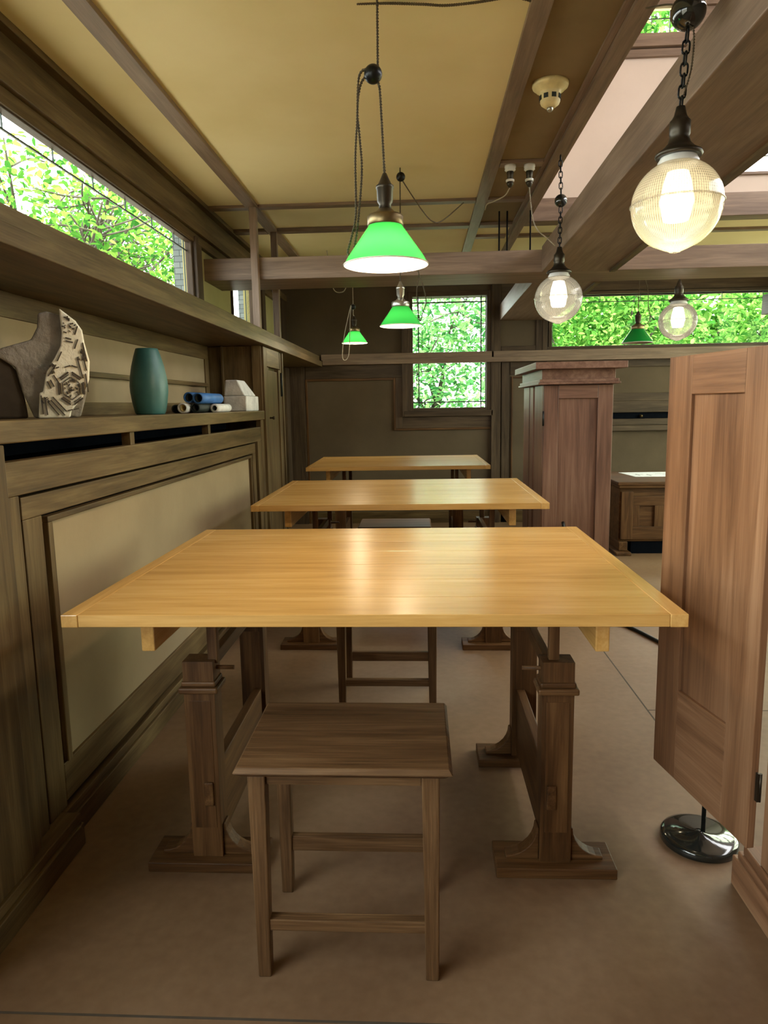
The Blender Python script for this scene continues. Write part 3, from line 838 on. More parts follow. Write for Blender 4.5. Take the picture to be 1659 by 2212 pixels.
# ------------------------------------------------------------------ stools
def make_stool():
    t = thing('stool', (0, 0, 0), '', 'stool')
    b = MB()
    h = [(0.24, 0.18, 0.525), (0.24, 0.18, 0.514), (0.222, 0.164, 0.50)]
    ring = lambda a: [(-a[0], -a[1], a[2]), (a[0], -a[1], a[2]), (a[0], a[1], a[2]), (-a[0], a[1], a[2])]
    b.hexa(ring((0.24, 0.18, 0.513)) + ring((0.232, 0.172, 0.525)), 'x')
    b.hexa(ring((0.222, 0.164, 0.499)) + ring((0.24, 0.18, 0.513)), 'x')
    b.build('seat', M['stool_oak'], t, bevel=0.0015, seg=1)
    b = MB()
    for s in (-1, 1):
        b.box(-0.172, 0.172, s * 0.142 - 0.010, s * 0.142 + 0.010, 0.474, 0.499, 'x')
        b.box(s * 0.192 - 0.010, s * 0.192 + 0.010, -0.125, 0.125, 0.474, 0.499, 'y')
    b.build('apron', M['stool_oak'], t, bevel=0.002)
    for s in (-1, 1):
        for q in (-1, 1):
            ox, oy = s * 0.212, q * 0.16
            ix, iy = s * 0.172, q * 0.122
            bx, by = s * 0.208, q * 0.158
            jx, jy = s * 0.178, q * 0.128
            def rg(x0, x1, y0, y1, z):
                xa, xb = sorted((x0, x1)); ya, yb = sorted((y0, y1))
                return [(xa, ya, z), (xb, ya, z), (xb, yb, z), (xa, yb, z)]
            MB().hexa(rg(bx, jx, by, jy, 0) + rg(ox, ix, oy, iy, 0.499), 'z').build('leg', M['stool_oak'], t, bevel=0.003)
    MB().box(-0.178, 0.178, -0.155, -0.128, 0.117, 0.145, 'x').build('rung', M['stool_oak'], t, bevel=0.002)
    MB().box(-0.178, 0.178, 0.132, 0.152, 0.122, 0.165, 'x').build('rung', M['stool_oak'], t, bevel=0.002)
    return t
s1 = make_stool()
LS = ['dark oak stool in front at the nearest table, its whole seat in view', 'dark oak stool whose legs show beneath the nearest table', 'dark stool between the second and third tables, seat edge in view']
for k, (x, y) in enumerate(((-0.176, 1.597), (-0.149, 3.02), (-0.172, 4.655))):
    t = s1 if k == 0 else copy_tree(s1)
    t.location = (x, y, 0)
    t['label'] = LS[k]; t['group'] = 'oak stools in a row'

# ------------------------------------------------------------------ right: cabinets
def make_pier():
    t = thing('pier_cabinet', (1.085, 5.45, 0), 'tall red-brown cabinet with stepped cap standing right of the tables', 'cabinet')
    b = MB()
    b.box(0.875, 1.325, 5.0205, 5.915, 0, 1.419, 'z')
    b.build('body', M['purple_red'], t, bevel=0.003)
    b = MB()
    b.box(0.85, 0.874, 5.022, 5.36, 0.101, 1.419, 'z'); b.box(0.85, 0.874, 5.44, 5.915, 0.101, 1.419, 'z'); b.box(0.846, 0.85, 5.60, 5.64, 0.101, 1.419, 'z')
    b.build('side_panel', M['purple_red'], t, bevel=0.003)
    b = MB()
    b.box(0.852, 0.955, 4.99, 5.02, 0.101, 1.415, 'z'); b.box(1.222, 1.325, 4.99, 5.02, 0.101, 1.415, 'z')
    b.box(0.955, 1.222, 4.99, 5.02, 1.325, 1.415); b.box(0.955, 1.222, 4.99, 5.02, 0.101, 0.22)
    b.box(0.955, 1.222, 5.004, 5.02, 0.22, 1.325, 'z')
    d = b.build('door', M['purple_red'], t, bevel=0.003)
    MB().box(0.845, 0.856, 4.984, 4.992, 1.14, 1.24, 'z').lathe([(0.006, 0), (0.006, 0.1)], (0.85, 4.985, 1.14), 10).build('hinge', M['black'], d)
    MB().tube([(1.0, 4.985, 0.36), (1.0, 4.965, 0.37), (1.0, 4.962, 0.42), (1.0, 4.966, 0.45), (1.0, 4.985, 0.46)], 0.012, 10).build('handle', M['black'], d)
    b = MB()
    b.box(0.81, 1.365, 4.955, 5.96, 1.42, 1.436); b.box(0.82, 1.355, 4.965, 5.95, 1.436, 1.456)
    b.box(0.838, 1.335, 4.985, 5.93, 1.456, 1.524)
    b.box(0.785, 1.40, 4.925, 5.99, 1.524, 1.57)
    b.build('cap', M['purple_red'], t, bevel=0.003)
    b = MB().box(0.84, 1.335, 4.985, 5.93, 0, 0.10)
    b.build('plinth', M['purple_red'], t, bevel=0.003)
make_pier()

nc = thing('bookcase_cabinet', (1.1, 1.2, 0), 'red-brown cabinet at the right edge of the picture with its door swung open', 'cabinet')
MB().box(0.852, 1.40, 0.6, 1.69, 0.13, 1.45, 'z').build('body', M['red'], nc, bevel=0.004)
b = MB().box(0.832, 1.42, 0.55, 1.80, 0.0, 0.085).box(0.839, 1.41, 0.57, 1.785, 0.085, 0.105).box(0.846, 1.40, 0.58, 1.77, 0.105, 0.13)
b.build('plinth', M['red'], nc, bevel=0.004)
MB().box(0.865, 1.42, 0.58, 1.67, 1.4505, 1.49).build('cap', M['red'], nc, bevel=0.003)
# open door: hinge edge near, free edge far
H0 = Vector((0.735, 2.163)); H1 = Vector((0.820, 1.700))
dv = (H1 - H0).normalized(); nv = Vector((-dv.y, dv.x))
if nv.x < 0:
    nv = -nv
W = (H1 - H0).length
def dbox(b, s0, s1, z0, z1, d0, d1, axis):
    c = H0 + dv * ((s0 + s1) / 2) + nv * ((d0 + d1) / 2)
    if axis == 'z':
        b.obox((c.x, c.y, (z0 + z1) / 2), (0, 0, 1), (dv.x, dv.y, 0), (nv.x, nv.y, 0), (z1 - z0) / 2, (s1 - s0) / 2, (d1 - d0) / 2)
    else:
        b.obox((c.x, c.y, (z0 + z1) / 2), (dv.x, dv.y, 0), (0, 0, 1), (nv.x, nv.y, 0), (s1 - s0) / 2, (z1 - z0) / 2, (d1 - d0) / 2)
b = MB()
dbox(b, 0, 0.122, 0.167, 1.424, 0, 0.021, 'z'); dbox(b, 0.357, W, 0.167, 1.424, 0, 0.021, 'z')
dbox(b, 0.122, 0.357, 1.316, 1.424, 0, 0.021, 'x'); dbox(b, 0.122, 0.357, 0.167, 0.448, 0, 0.021, 'x')
dd = b.build('door', M['red'], nc, bevel=0.002)
b = MB(); dbox(b, 0.118, 0.361, 0.444, 1.320, 0.010, 0.017, 'z')
b.build('door_panel', M['red'], dd)
for zz in (0.30, 1.15):
    b = MB(); dbox(b, W + 0.001, W + 0.012, zz, zz + 0.075, 0.012, 0.016, 'z')
    b.lathe([(0.004, 0), (0.004, 0.075)], (H1.x + 0.021, H1.y - 0.006, zz), 10)
    b.build('hinge', M['bronze'], dd)

# stanchion foot under the open door
st = thing('stanchion', (0.818, 1.985, 0), 'glossy black round-based stanchion post partly hidden behind the open door', 'stanchion')
MB().lathe([(0.106, 0), (0.109, 0.004), (0.109, 0.018), (0.105, 0.024), (0.098, 0.026), (0.094, 0.028), (0.012, 0.031), (0.012, 0.034), (0.001, 0.034)], (0.818, 1.985, 0), 64).build('base', M['gloss_black'], st)
MB().lathe([(0.0065, 0.03), (0.0065, 0.95), (0.012, 0.955), (0.012, 0.97), (0.001, 0.972)], (0.829, 1.985, 0), 16).build('pole', M['gloss_black'], st)

# desk in the far right room
dk = thing('desk', (2.3, 6.4, 0), 'old dark wooden desk by the far wall seen between cabinet and open door', 'desk')
MB().box(1.655, 3.1, 6.0, 6.92, 0.60, 0.63, 'x').box(1.67, 3.08, 6.02, 6.90, 0.575, 0.60, 'x').build('desktop', M['dark_oak'], dk, bevel=0.006)
b = MB().box(1.69, 3.05, 6.07, 6.86, 0.11, 0.574, 'x')
b.build('carcass', M['dark_oak'], dk, bevel=0.003)
b = MB()
b.box(1.70, 1.80, 6.045, 6.07, 0.13, 0.54, 'z'); b.box(1.80, 2.12, 6.05, 6.07, 0.42, 0.50); b.box(1.80, 2.12, 6.05, 6.07, 0.13, 0.24)
b.box(1.98, 2.10, 6.05, 6.07, 0.24, 0.42, 'z'); b.box(1.80, 1.855, 6.05, 6.07, 0.24, 0.42, 'z')
b.build('door', M['dark_oak'], dk, bevel=0.003)
for xx in (1.69, 2.9):
    MB().box(xx - 0.04, xx + 0.09, 5.98, 6.84, 0, 0.03, 'y').box(xx, xx + 0.075, 6.05, 6.80, 0.03, 0.11, 'y').build('foot', M['dark_oak'], dk, bevel=0.006)
MB().box(1.80, 2.86, 6.08, 6.80, 0.003, 0.109).build('toe_shade', M['void'], dk)  # black block painting the shade under the desk
dp = thing('drawing_sheet', (2.2, 6.6, 0.6305), 'white sheet with a faint drawing lying on the far desk', 'paper')
MB().hexa([(1.875, 6.80, 0.6305), (1.915, 6.40, 0.6305), (2.75, 6.38, 0.6305), (2.72, 6.82, 0.6305), (1.875, 6.80, 0.632), (1.915, 6.40, 0.632), (2.75, 6.38, 0.632), (2.72, 6.82, 0.632)], 'x').build('sheet', M['white'], dp)
for (xa, xb, ya, yb) in ((1.96, 2.03, 6.56, 6.575), (1.98, 1.99, 6.50, 6.64), (2.05, 2.11, 6.53, 6.545), (2.07, 2.08, 6.47, 6.6), (2.16, 2.26, 6.62, 6.635), (2.2, 2.32, 6.54, 6.555), (2.35, 2.365, 6.5, 6.66)):
    MB().box(xa, xb, ya, yb, 0.632, 0.6324).build('ink_line', M['ink'], dp)
b = MB().tube([(1.00, 4.30, 0.010), (1.08, 4.24, 0.010), (1.16, 4.10, 0.010), (1.22, 3.95, 0.010), (1.275, 3.77, 0.010), (1.33, 3.55, 0.010), (1.42, 3.4, 0.010), (1.6, 3.35, 0.010)], 0.010, 10)
tag(b.build('power_cable', M['black']), 'dark cable curving over the floor behind the open door', 'cable')

# ------------------------------------------------------------------ shelf objects
SZ = 1.277
v = MB()
prof = [(0.060, 0), (0.063, 0.006), (0.066, 0.012), (0.074, 0.05), (0.0805, 0.10), (0.081, 0.125), (0.078, 0.16), (0.069, 0.21), (0.058, 0.25), (0.050, 0.275), (0.0465, 0.284), (0.043, 0.285), (0.042, 0.280), (0.055, 0.24), (0.07, 0.16), (0.05, 0.02), (0.001, 0.02)]
v.lathe(prof, (-1.19, 3.11, SZ), 48, rib=lambda a, z: 0.012 * abs(math.cos(3 * a)) ** 6)
tag(v.build('vase', M['teal']), 'teal ribbed ceramic vase on the left wall shelf', 'vase')

# carved fragment: a broken slab turned towards the room
FO = Vector((-1.19, 2.32)); FU = Vector((0.888, 0.459)); FN = Vector((-0.459, 0.888))
cf = thing('carved_fragment', (FO.x, FO.y, SZ), 'broken grey and cream carved ornament fragment at the near end of the shelf', 'sculpture')
def slab(outline, d0, d1, shrink=1.0):
    """outline in (x, z) of the slab, between depths d0 and d1 behind its face; the back may shrink"""
    b = MB(); n = len(outline)
    cz = sum(p[1] for p in outline) / n; cxx = sum(p[0] for p in outline) / n
    for d, k in ((d0, 1.0), (d1, shrink)):
        for (a, c) in outline:
            u = ((cxx + (a - cxx) * k) + 1.161) * 0.976
            zz = max(SZ, 1.2775 if c < 1.278 else cz + (c - cz) * k)
            q = FO + FU * u + FN * d
            b.v.append((q.x, q.y, SZ if c < 1.278 else zz)); b.g.append((zz, u, d))
    b.f.append(tuple(range(n))); b.sm.append(False)
    b.f.append(tuple(n + k for k in reversed(range(n)))); b.sm.append(False)
    for k in range(n):
        k2 = (k + 1) % n
        b.f.append((k2, k, n + k, n + k2)); b.sm.append(False)
    return b
back = [(-1.245, 1.277), (-1.10, 1.277), (-1.075, 1.35), (-1.067, 1.45), (-1.08, 1.54), (-1.10, 1.585), (-1.142, 1.612), (-1.18, 1.622), (-1.208, 1.615), (-1.213, 1.57), (-1.235, 1.53), (-1.29, 1.513), (-1.325, 1.502), (-1.345, 1.49), (-1.335, 1.47), (-1.29, 1.44), (-1.275, 1.36)]
slab(back, 0.0, 0.11, 0.8).build('broken_body', M['stone'], cf, bevel=0.008, seg=3)
slab([(-1.40, 1.277), (-1.262, 1.277), (-1.268, 1.34), (-1.285, 1.43), (-1.31, 1.462), (-1.345, 1.475), (-1.39, 1.47)], 0.012, 0.12, 0.85).build('dark_core', M['recess'], cf, bevel=0.008, seg=2)
cp = [(-1.232, 1.277), (-1.135, 1.277), (-1.128, 1.30), (-1.09, 1.345), (-1.066, 1.40), (-1.060, 1.46), (-1.072, 1.52), (-1.076, 1.56), (-1.095, 1.59), (-1.142, 1.628), (-1.140, 1.55), (-1.146, 1.51), (-1.168, 1.47), (-1.195, 1.43), (-1.212, 1.36), (-1.222, 1.36)]
fc = slab(cp, -0.026, 0.002, 1.0).build('carved_face', M['carved'], cf, bevel=0.005, seg=2)
def bar(b, x0, z0, x1, z1, w, d=0.005):
    def P3(x, z):
        q = FO + FU * ((x + 1.161) * 0.976) + FN * -0.026
        return Vector((q.x, q.y, z))
    p0, p1 = P3(x0, z0), P3(x1, z1)
    n3 = Vector((FN.x, FN.y, 0)); u = (p1 - p0).normalized(); w2 = n3.cross(u)
    b.obox((p0 + p1) / 2, u, w2, n3, (p1 - p0).length / 2, w, d)
b = MB()
hexc = (-1.124, 1.372)
def hexpts(c, r, sc_=1.15):
    return [(c[0] + r * math.sin(PI / 3 * k) * 0.92, c[1] + r * sc_ * math.cos(PI / 3 * k)) for k in range(6)]
for rr, w in ((0.049, 0.0026), (0.042, 0.0014), (0.032, 0.0012)):
    hp = hexpts(hexc, rr)
    for k in range(6):
        (xa, za), (xb, zb) = hp[k], hp[(k + 1) % 6]
        m_ = 0.14 if rr > 0.035 else 0.02
        bar(b, xa + (xb - xa) * m_, za + (zb - za) * m_, xb + (xa - xb) * m_, zb + (za - zb) * m_, w)
rnd = random.Random(3)
for (cc, rm, nn) in ((hexc, 0.026, 34), ((-1.118, 1.572), 0.020, 16), ((-1.088, 1.475), 0.014, 12), ((-1.178, 1.435), 0.014, 10), ((-1.205, 1.33), 0.010, 8)):
    for k in range(nn):
        a = rnd.uniform(0, 2 * PI); r = rm * math.sqrt(rnd.uniform(0.02, 1))
        x_, z_ = cc[0] + r * math.cos(a), cc[1] + r * 1.2 * math.sin(a)
        a2 = rnd.uniform(0, PI); ll = rnd.uniform(0.004, 0.011)
        bar(b, x_, z_, x_ + ll * math.cos(a2), z_ + ll * math.sin(a2), rnd.uniform(0.0008, 0.0022))
for (x0, z0, x1, z1) in ((-1.203, 1.42, -1.178, 1.45), (-1.192, 1.412, -1.165, 1.448), (-1.16, 1.46, -1.145, 1.49), (-1.098, 1.47, -1.085, 1.405), (-1.083, 1.50, -1.072, 1.43), (-1.078, 1.52, -1.069, 1.46), (-1.104, 1.50, -1.092, 1.53), (-1.076, 1.42, -1.072, 1.36),
                         (-1.19, 1.335, -1.15, 1.285), (-1.20, 1.33, -1.168, 1.286), (-1.183, 1.345, -1.145, 1.298), (-1.208, 1.345, -1.203, 1.287), (-1.218, 1.35, -1.216, 1.29), (-1.196, 1.395, -1.186, 1.372), (-1.186, 1.40, -1.176, 1.378), (-1.175, 1.415, -1.158, 1.385),
                         (-1.13, 1.535, -1.112, 1.530), (-1.13, 1.525, -1.108, 1.520), (-1.100, 1.545, -1.090, 1.572), (-1.13, 1.60, -1.112, 1.594), (-1.14, 1.44, -1.122, 1.446), (-1.118, 1.446, -1.10, 1.44), (-1.14, 1.300, -1.125, 1.303), (-1.122, 1.303, -1.105, 1.307)):
    bar(b, x0, z0, x1, z1, 0.0017)
b.build('groove_shade', M['recess'], fc)  # dark bars on the face paint the shade of carved grooves

# rolled drawings
def roll(x, y, z, r, L, outer, inner, label, dx=0.0, wall=0.006):
    t = thing('paper_roll', (x, y, z - r), label, 'paper roll', 'rolled drawings on the shelf')
    ax = Vector((dx, 1, 0)).normalized()
    MB().lathe([(r - wall, 0.0), (r, 0.0), (r, L), (r - wall, L), (r - wall, 0.0)], (x, y, z), 28, ax=ax, caps=False).build('tube', M[outer], t)
    MB().lathe([(r - wall - 0.001, L - 0.03), (r - wall - 0.001, 0.02), (r - wall - 0.004, 0.012), (r - wall - 0.006, 0.05), (r - wall - 0.009, L - 0.02)], (x, y, z), 24, ax=ax, caps=False).build('inner_coil', M[inner], t)
roll(-1.215, 3.61, SZ + 0.026, 0.026, 0.33, 'white', 'cream', 'white paper roll at the left front of the pile on the shelf')
roll(-1.161, 3.65, SZ + 0.026, 0.0255, 0.36, 'dark_paper', 'dark_paper', 'dark paper roll lying on the shelf between the two white rolls')
roll(-1.110, 3.82, SZ + 0.0230, 0.0230, 0.27, 'white', 'dark_paper', 'white paper roll at the right front of the pile on the shelf', wall=0.009)
roll(-1.196, 3.66, SZ + 0.0795, 0.0275, 0.36, 'blue', 'dark_paper', 'blue paper roll on top of the pile, behind')
roll(-1.138, 3.63, SZ + 0.0750, 0.0280, 0.38, 'blue', 'dark_paper', 'blue paper roll on top of the pile, nearest the shelf edge')
roll(-1.268, 3.66, SZ + 0.022, 0.022, 0.95, 'dark_paper', 'dark_paper', 'longest dark paper roll at the back of the pile')
b = MB()
b.hexa([(-1.245, 4.50, SZ), (-1.098, 4.50, SZ), (-1.098, 4.84, SZ), (-1.245, 4.84, SZ), (-1.247, 4.50, SZ + 0.097), (-1.098, 4.50, SZ + 0.097), (-1.098, 4.84, SZ + 0.097), (-1.247, 4.84, SZ + 0.097)])
b.hexa([(-1.243, 4.505, SZ + 0.098), (-1.108, 4.505, SZ + 0.098), (-1.108, 4.82, SZ + 0.098), (-1.243, 4.82, SZ + 0.098), (-1.232, 4.505, SZ + 0.198), (-1.155, 4.505, SZ + 0.198), (-1.155, 4.70, SZ + 0.198), (-1.232, 4.70, SZ + 0.198)])
tag(b.build('plaster_block', M['white_block'], bevel=0.008, seg=3), 'white plaster block with sloped upper half at the far end of the shelf', 'block')

# ------------------------------------------------------------------ lamps
def helix(pts, r=0.0022, pitch=0.016, amp=0.0022):
    """two-strand twisted cloth cord along a polyline"""
    P = [Vector(p) for p in pts]
    seg = []
    for i in range(len(P) - 1):
        n = max(2, int((P[i + 1] - P[i]).length / (pitch / 5)))
        for k in range(n):
            seg.append(P[i].lerp(P[i + 1], k / n))
    seg.append(P[-1])
    b = MB()
    for ph in (0, PI):
        L = 0; out = []
        for i, p in enumerate(seg):
            if i:
                L += (p - seg[i - 1]).length
            a = 2 * PI * L / pitch + ph
            t = (seg[min(i + 1, len(seg) - 1)] - seg[max(i - 1, 0)]).normalized()
            x = t.cross(Vector((0, 1, 0.2))).normalized(); y = t.cross(x)
            out.append(p + x * amp * math.cos(a) + y * amp * math.sin(a))
        b.tube(out, r, 5)
    return b
def smooth(pts, n=8):
    P = [Vector(p) for p in pts]; out = []
    Q = [P[0] * 2 - P[1]] + P + [P[-1] * 2 - P[-2]]
    for i in range(1, len(Q) - 2):
        for k in range(n):
            t = k / n
            a, b_, c, d = Q[i - 1], Q[i], Q[i + 1], Q[i + 2]
            out.append(0.5 * ((2 * b_) + (c - a) * t + (2 * a - 5 * b_ + 4 * c - d) * t * t + (3 * b_ - a - 3 * c + d) * t ** 3))
    out.append(P[-1])
    return out

def green_lamp(x, y, zrim, s, label, cordpts, ball=None, loops=(), simple=False, lit=True, power=5.0, metal='brass', cord='cord'):
    t = thing('pendant_lamp', (x, y, zrim), label, 'lamp', 'green shaded pendant lamps')
    r, h = 0.124 * s, 0.112 * s
    zt = zrim + h
    MB().lathe([(r, 0), (r * 0.985, 0.004 * s), (r * 0.9, 0.022 * s), (r * 0.62, 0.070 * s), (r * 0.43, 0.104 * s), (r * 0.40, 0.112 * s)], (x, y, zrim), 64, caps=False).build('shade', M['shade'], t)
    ring = [(x + r * math.cos(2 * PI * k / 64), y + r * math.sin(2 * PI * k / 64), zrim) for k in range(64)]
    MB().tube(ring, 0.0022 * s, 6, closed=True).build('shade_rim', M['porcelain'], t)
    MB().lathe([(0.050 * s, -0.006 * s), (0.053 * s, 0.0), (0.053 * s, 0.022 * s), (0.050 * s, 0.026 * s), (0.030 * s, 0.034 * s), (0.020 * s, 0.044 * s)], (x, y, zt), 32).build('shade_holder', M[metal], t)
    MB().lathe([(0.020 * s, 0.040 * s), (0.017 * s, 0.055 * s), (0.023 * s, 0.064 * s), (0.024 * s, 0.098 * s), (0.026 * s, 0.100 * s), (0.026 * s, 0.108 * s), (0.020 * s, 0.112 * s), (0.012 * s, 0.128 * s), (0.006 * s, 0.142 * s), (0.001, 0.144 * s)], (x, y, zt), 28).build('socket', M['bronze' if metal == 'brass' else metal], t)
    bz = zt - 0.055 * s
    MB().sphere((x, y, bz), 0.030 * s, 20, 12, 1.15).lathe([(0.016 * s, 0.025 * s), (0.018 * s, 0.06 * s)], (x, y, bz), 16).build('bulb', M['bulb_warm'] if lit else M['porcelain'], t)
    helix([(p[0], p[1], p[2]) for p in smooth([(x, y, zt + 0.142 * s)] + cordpts)], r=0.0022).build('cord', M[cord], t)
    if ball:
        MB().sphere(ball, 0.026 * s if s > .9 else 0.024, 24, 14).build('ball', M['black'], t)
    for lp in loops:
        helix(smooth(lp), r=0.002).build('cord_loop', M[cord], t)
    if lit:
        l = bpy.data.lights.new('bulb_light', 'POINT'); l.energy = power; l.color = (1.0, 0.82, 0.55); l.shadow_soft_size = 0.032
        o = bpy.data.objects.new('bulb_light', l); COL.objects.link(o); o.parent = t; o.location = (0, 0, zrim * 0 + h - 0.055 * s - 0.05 * s)
    return t
Y1 = 2.15
green_lamp(-0.095, Y1, 1.705, 0.99, 'largest green glass pendant lamp, hanging over the nearest table',
           [(-0.097, Y1, 2.0), (-0.104, Y1, 2.17), (-0.109, Y1, 2.215), (-0.108, Y1, 2.40), (-0.107, Y1, CZ)], (-0.123, Y1, 2.221),
           [[(-0.128, Y1 - 0.01, 2.226), (-0.150, Y1 - 0.01, 2.228), (-0.164, Y1 - 0.01, 2.20), (-0.170, Y1 - 0.005, 2.10), (-0.178, Y1, 2.0), (-0.180, Y1, 1.85), (-0.194, Y1 - 0.01, 1.78), (-0.205, Y1 - 0.01, 1.742), (-0.196, Y1 - 0.01, 1.733), (-0.185, Y1 - 0.01, 1.755), (-0.170, Y1, 1.86), (-0.160, Y1, 1.97), (-0.165, Y1 + 0.005, 2.06), (-0.169, Y1, 2.12), (-0.163, Y1, 2.18), (-0.148, Y1, 2.212), (-0.126, Y1, 2.219)]], power=7.5)
Y2 = 4.31
green_lamp(-0.108, Y2, 1.762, 1.0, 'green pendant lamp over the second table, in front of the far window edge',
           [(-0.104, Y2, 2.3), (-0.102, Y2, 2.57), (-0.101, Y2, CZ)], (-0.098, Y2, 2.595),
           [[(-0.092, Y2, 2.58), (-0.04, Y2, 2.50), (0.03, Y2, 2.40), (0.085, Y2, 2.345), (0.15, Y2 + 0.2, 2.40), (0.30, Y2 + 0.65, CZ - 0.03)],
            [(-0.02, Y2, 2.13), (0.0, Y2, 2.06), (-0.012, Y2, 1.96), (-0.008, Y2, 1.86), (0.006, Y2, 1.79), (0.02, Y2, 1.83), (0.042, Y2, 1.90), (0.022, Y2, 2.0), (-0.012, Y2, 2.09), (-0.06, Y2, 2.2), (-0.101, Y2, 2.26)]], power=2.6, metal='nickel')
Y3 = 6.45
green_lamp(-0.575, Y3, 1.852, 0.92, 'smallest green pendant lamp, farthest away over the left side of the last table',
           [(-0.582, Y3, 2.10), (-0.582, Y3, 2.17), (-0.582, Y3, 2.3), (-0.582, Y3, CZ)], (-0.582, Y3, 2.165),
           [[(-0.59, Y3 - 0.13, 2.16), (-0.62, Y3 - 0.13, 2.05), (-0.655, Y3 - 0.13, 1.90), (-0.675, Y3 - 0.13, 1.74), (-0.655, Y3 - 0.13, 1.695), (-0.62, Y3 - 0.13, 1.74), (-0.605, Y3 - 0.13, 1.90), (-0.60, Y3 - 0.12, 2.05), (-0.59, Y3 - 0.10, 2.16)]], power=4.0, cord='pale_cord')
Y4 = 6.1
green_lamp(1.80, Y4, 1.775, 1.0, 'dark green pendant lamp hanging before the wide far window',
           [(1.80, Y4, 2.30), (1.81, Y4, 2.45), (1.81, Y4, CZ)], None,
           [[(1.81, Y4, 2.4), (1.87, Y4, 2.2), (1.88, Y4, 2.06), (1.90, Y4, 1.98), (1.84, Y4 - 0.1, 1.915), (1.76, Y4 - 0.1, 1.90)]], lit=False)

def chain(b, p0, p1, L=0.03, r=0.0028, w=0.009):
    p0, p1 = Vector(p0), Vector(p1)
    n = max(1, int((p1 - p0).length / (L * 0.72)))
    d = (p1 - p0) / n; u = d.normalized()
    for k in range(n):
        c = p0 + d * (k + 0.5)
        sd = Vector((1, 0, 0)) if k % 2 else Vector((0, 1, 0))
        sd = (sd - u * sd.dot(u)).normalized()
        hl = L / 2 - w
        pts = []
        for q in range(7):
            a = PI * q / 6; pts.append(c + u * (hl + w * math.sin(a)) + sd * w * math.cos(a))
        for q in range(7):
            a = PI + PI * q / 6; pts.append(c + u * (-hl + w * math.sin(a)) + sd * w * math.cos(a))
        b.tube(pts, r, 6, closed=True)
    return b

def globe_lamp(x, y, z, r, label, top, ball, power, cordpts=None, big=False):
    t = thing('globe_lamp', (x, y, z), label, 'lamp', 'prismatic glass globe lamps')
    k = r / 0.127
    prof = []
    # upper bowl, equator band, lower bowl tapering to a small button
    for i in range(15):
        a = PI / 2 - (PI / 2 - 0.44) * (1 - i / 14)
        pass
    up = [(r * math.cos(a), r * 0.98 * math.sin(a)) for a in [0.08 + (1.13 - 0.08) * i / 12 for i in range(13)]]
    lo = [(r * math.cos(a) * (1 - 0.0 * i), -r * 1.0 * math.sin(a)) for i, a in enumerate([0.04 + (1.05 - 0.04) * i / 12 for i in range(13)])]
    low = list(reversed(lo))
    tip = [(0.006 * k, -r * 1.045), (0.014 * k, -r * 1.045), (0.018 * k, -r * 1.02), (0.030 * k, -r * 0.985)]
    ribs = lambda a, zz: 0.004 * math.sin(110 * a)
    b = MB().lathe(tip + low + [(r * 1.012, -0.002), (r * 1.012, 0.004)] + up, (x, y, z), 220 if big else 110, caps=False, rib=(ribs if big else None))
    b.build('globe', M['globe' if big else 'globe_clear'], t)
    MB().tube([(x + r * 1.012 * math.cos(2 * PI * q / 72), y + r * 1.012 * math.sin(2 * PI * q / 72), z + 0.002) for q in range(72)], 0.0022, 6, closed=True).build('equator_ring', M['globe_clear'], t)
    zt = z + r * 0.88
    MB().lathe([(r * 0.44, -0.004), (r * 0.45, 0.006 * k), (r * 0.40, 0.016 * k), (r * 0.40, 0.022 * k)], (x, y, zt), 40, caps=False).build('glass_collar', M['porcelain'], t)
    MB().lathe([(0.062 * k, 0.018 * k), (0.066 * k, 0.024 * k), (0.064 * k, 0.03 * k), (0.045 * k, 0.042 * k), (0.032 * k, 0.056 * k), (0.026 * k, 0.075 * k), (0.029 * k, 0.08 * k), (0.029 * k, 0.115 * k), (0.024 * k, 0.12 * k), (0.018 * k, 0.13 * k), (0.012 * k, 0.155 * k), (0.001, 0.157 * k)], (x, y, zt), 32).build('fitter', M['bronze'], t)
    MB().lathe([(0.030 * k, 0.09 * k), (0.036 * k, 0.07 * k), (0.040 * k, 0.055 * k), (0.048 * k, 0.006 * k), (0.044 * k, -0.004 * k), (0.040 * k, -0.03 * k), (0.034 * k, -0.044 * k), (0.001, -0.046 * k)], (x, y, z), 28).build('bulb', M['bulb_white'], t)
    b = MB()
    z0 = zt + 0.15 * k
    if ball:
        chain(b, (x, y, z0), (ball[0], ball[1], ball[2] - ball[3]), 0.034 if big else 0.036)
        chain(MB(), (ball[0], ball[1], ball[2] + ball[3]), top, 0.034 if big else 0.036).build('chain', M['black'], t)
        MB().sphere(ball[:3], ball[3], 28, 16).build('ball', M['gloss_black'], t)
    else:
        chain(b, (x, y, z0), top, 0.036)
    b.build('chain', M['black'], t)
    if cordpts:
        helix(smooth(cordpts), r=0.0015, amp=0.0016, pitch=0.014).build('cord', M['cord'], t)
    if big:
        helix(smooth([(ball[0] - 0.01, ball[1], ball[2]), (0.74, 2.3, 2.44), (0.775, 2.66, CZ - 0.035)]), r=0.0015, amp=0.0016, pitch=0.014).build('cord', M['cord'], t)
    l = bpy.data.lights.new('bulb_light', 'POINT'); l.energy = power; l.color = (1.0, 0.87, 0.66); l.shadow_soft_size = 0.04 * k
    o = bpy.data.objects.new('bulb_light', l); COL.objects.link(o); o.parent = t; o.location = (0, 0, -r * 0.5)
    return t
globe_lamp(0.693, 2.04, 1.818, 0.117, 'largest ribbed glass globe lamp, glowing at upper right in front of the long beam', (0.700, 2.04, CZ - 0.03), (0.702, 2.04, 2.292, 0.044), 0.8,
           [(0.698, 2.035, 2.09), (0.712, 2.03, 2.15), (0.716, 2.03, 2.22), (0.712, 2.03, 2.27), (0.716, 2.03, 2.35), (0.71, 2.03, CZ)], big=True)
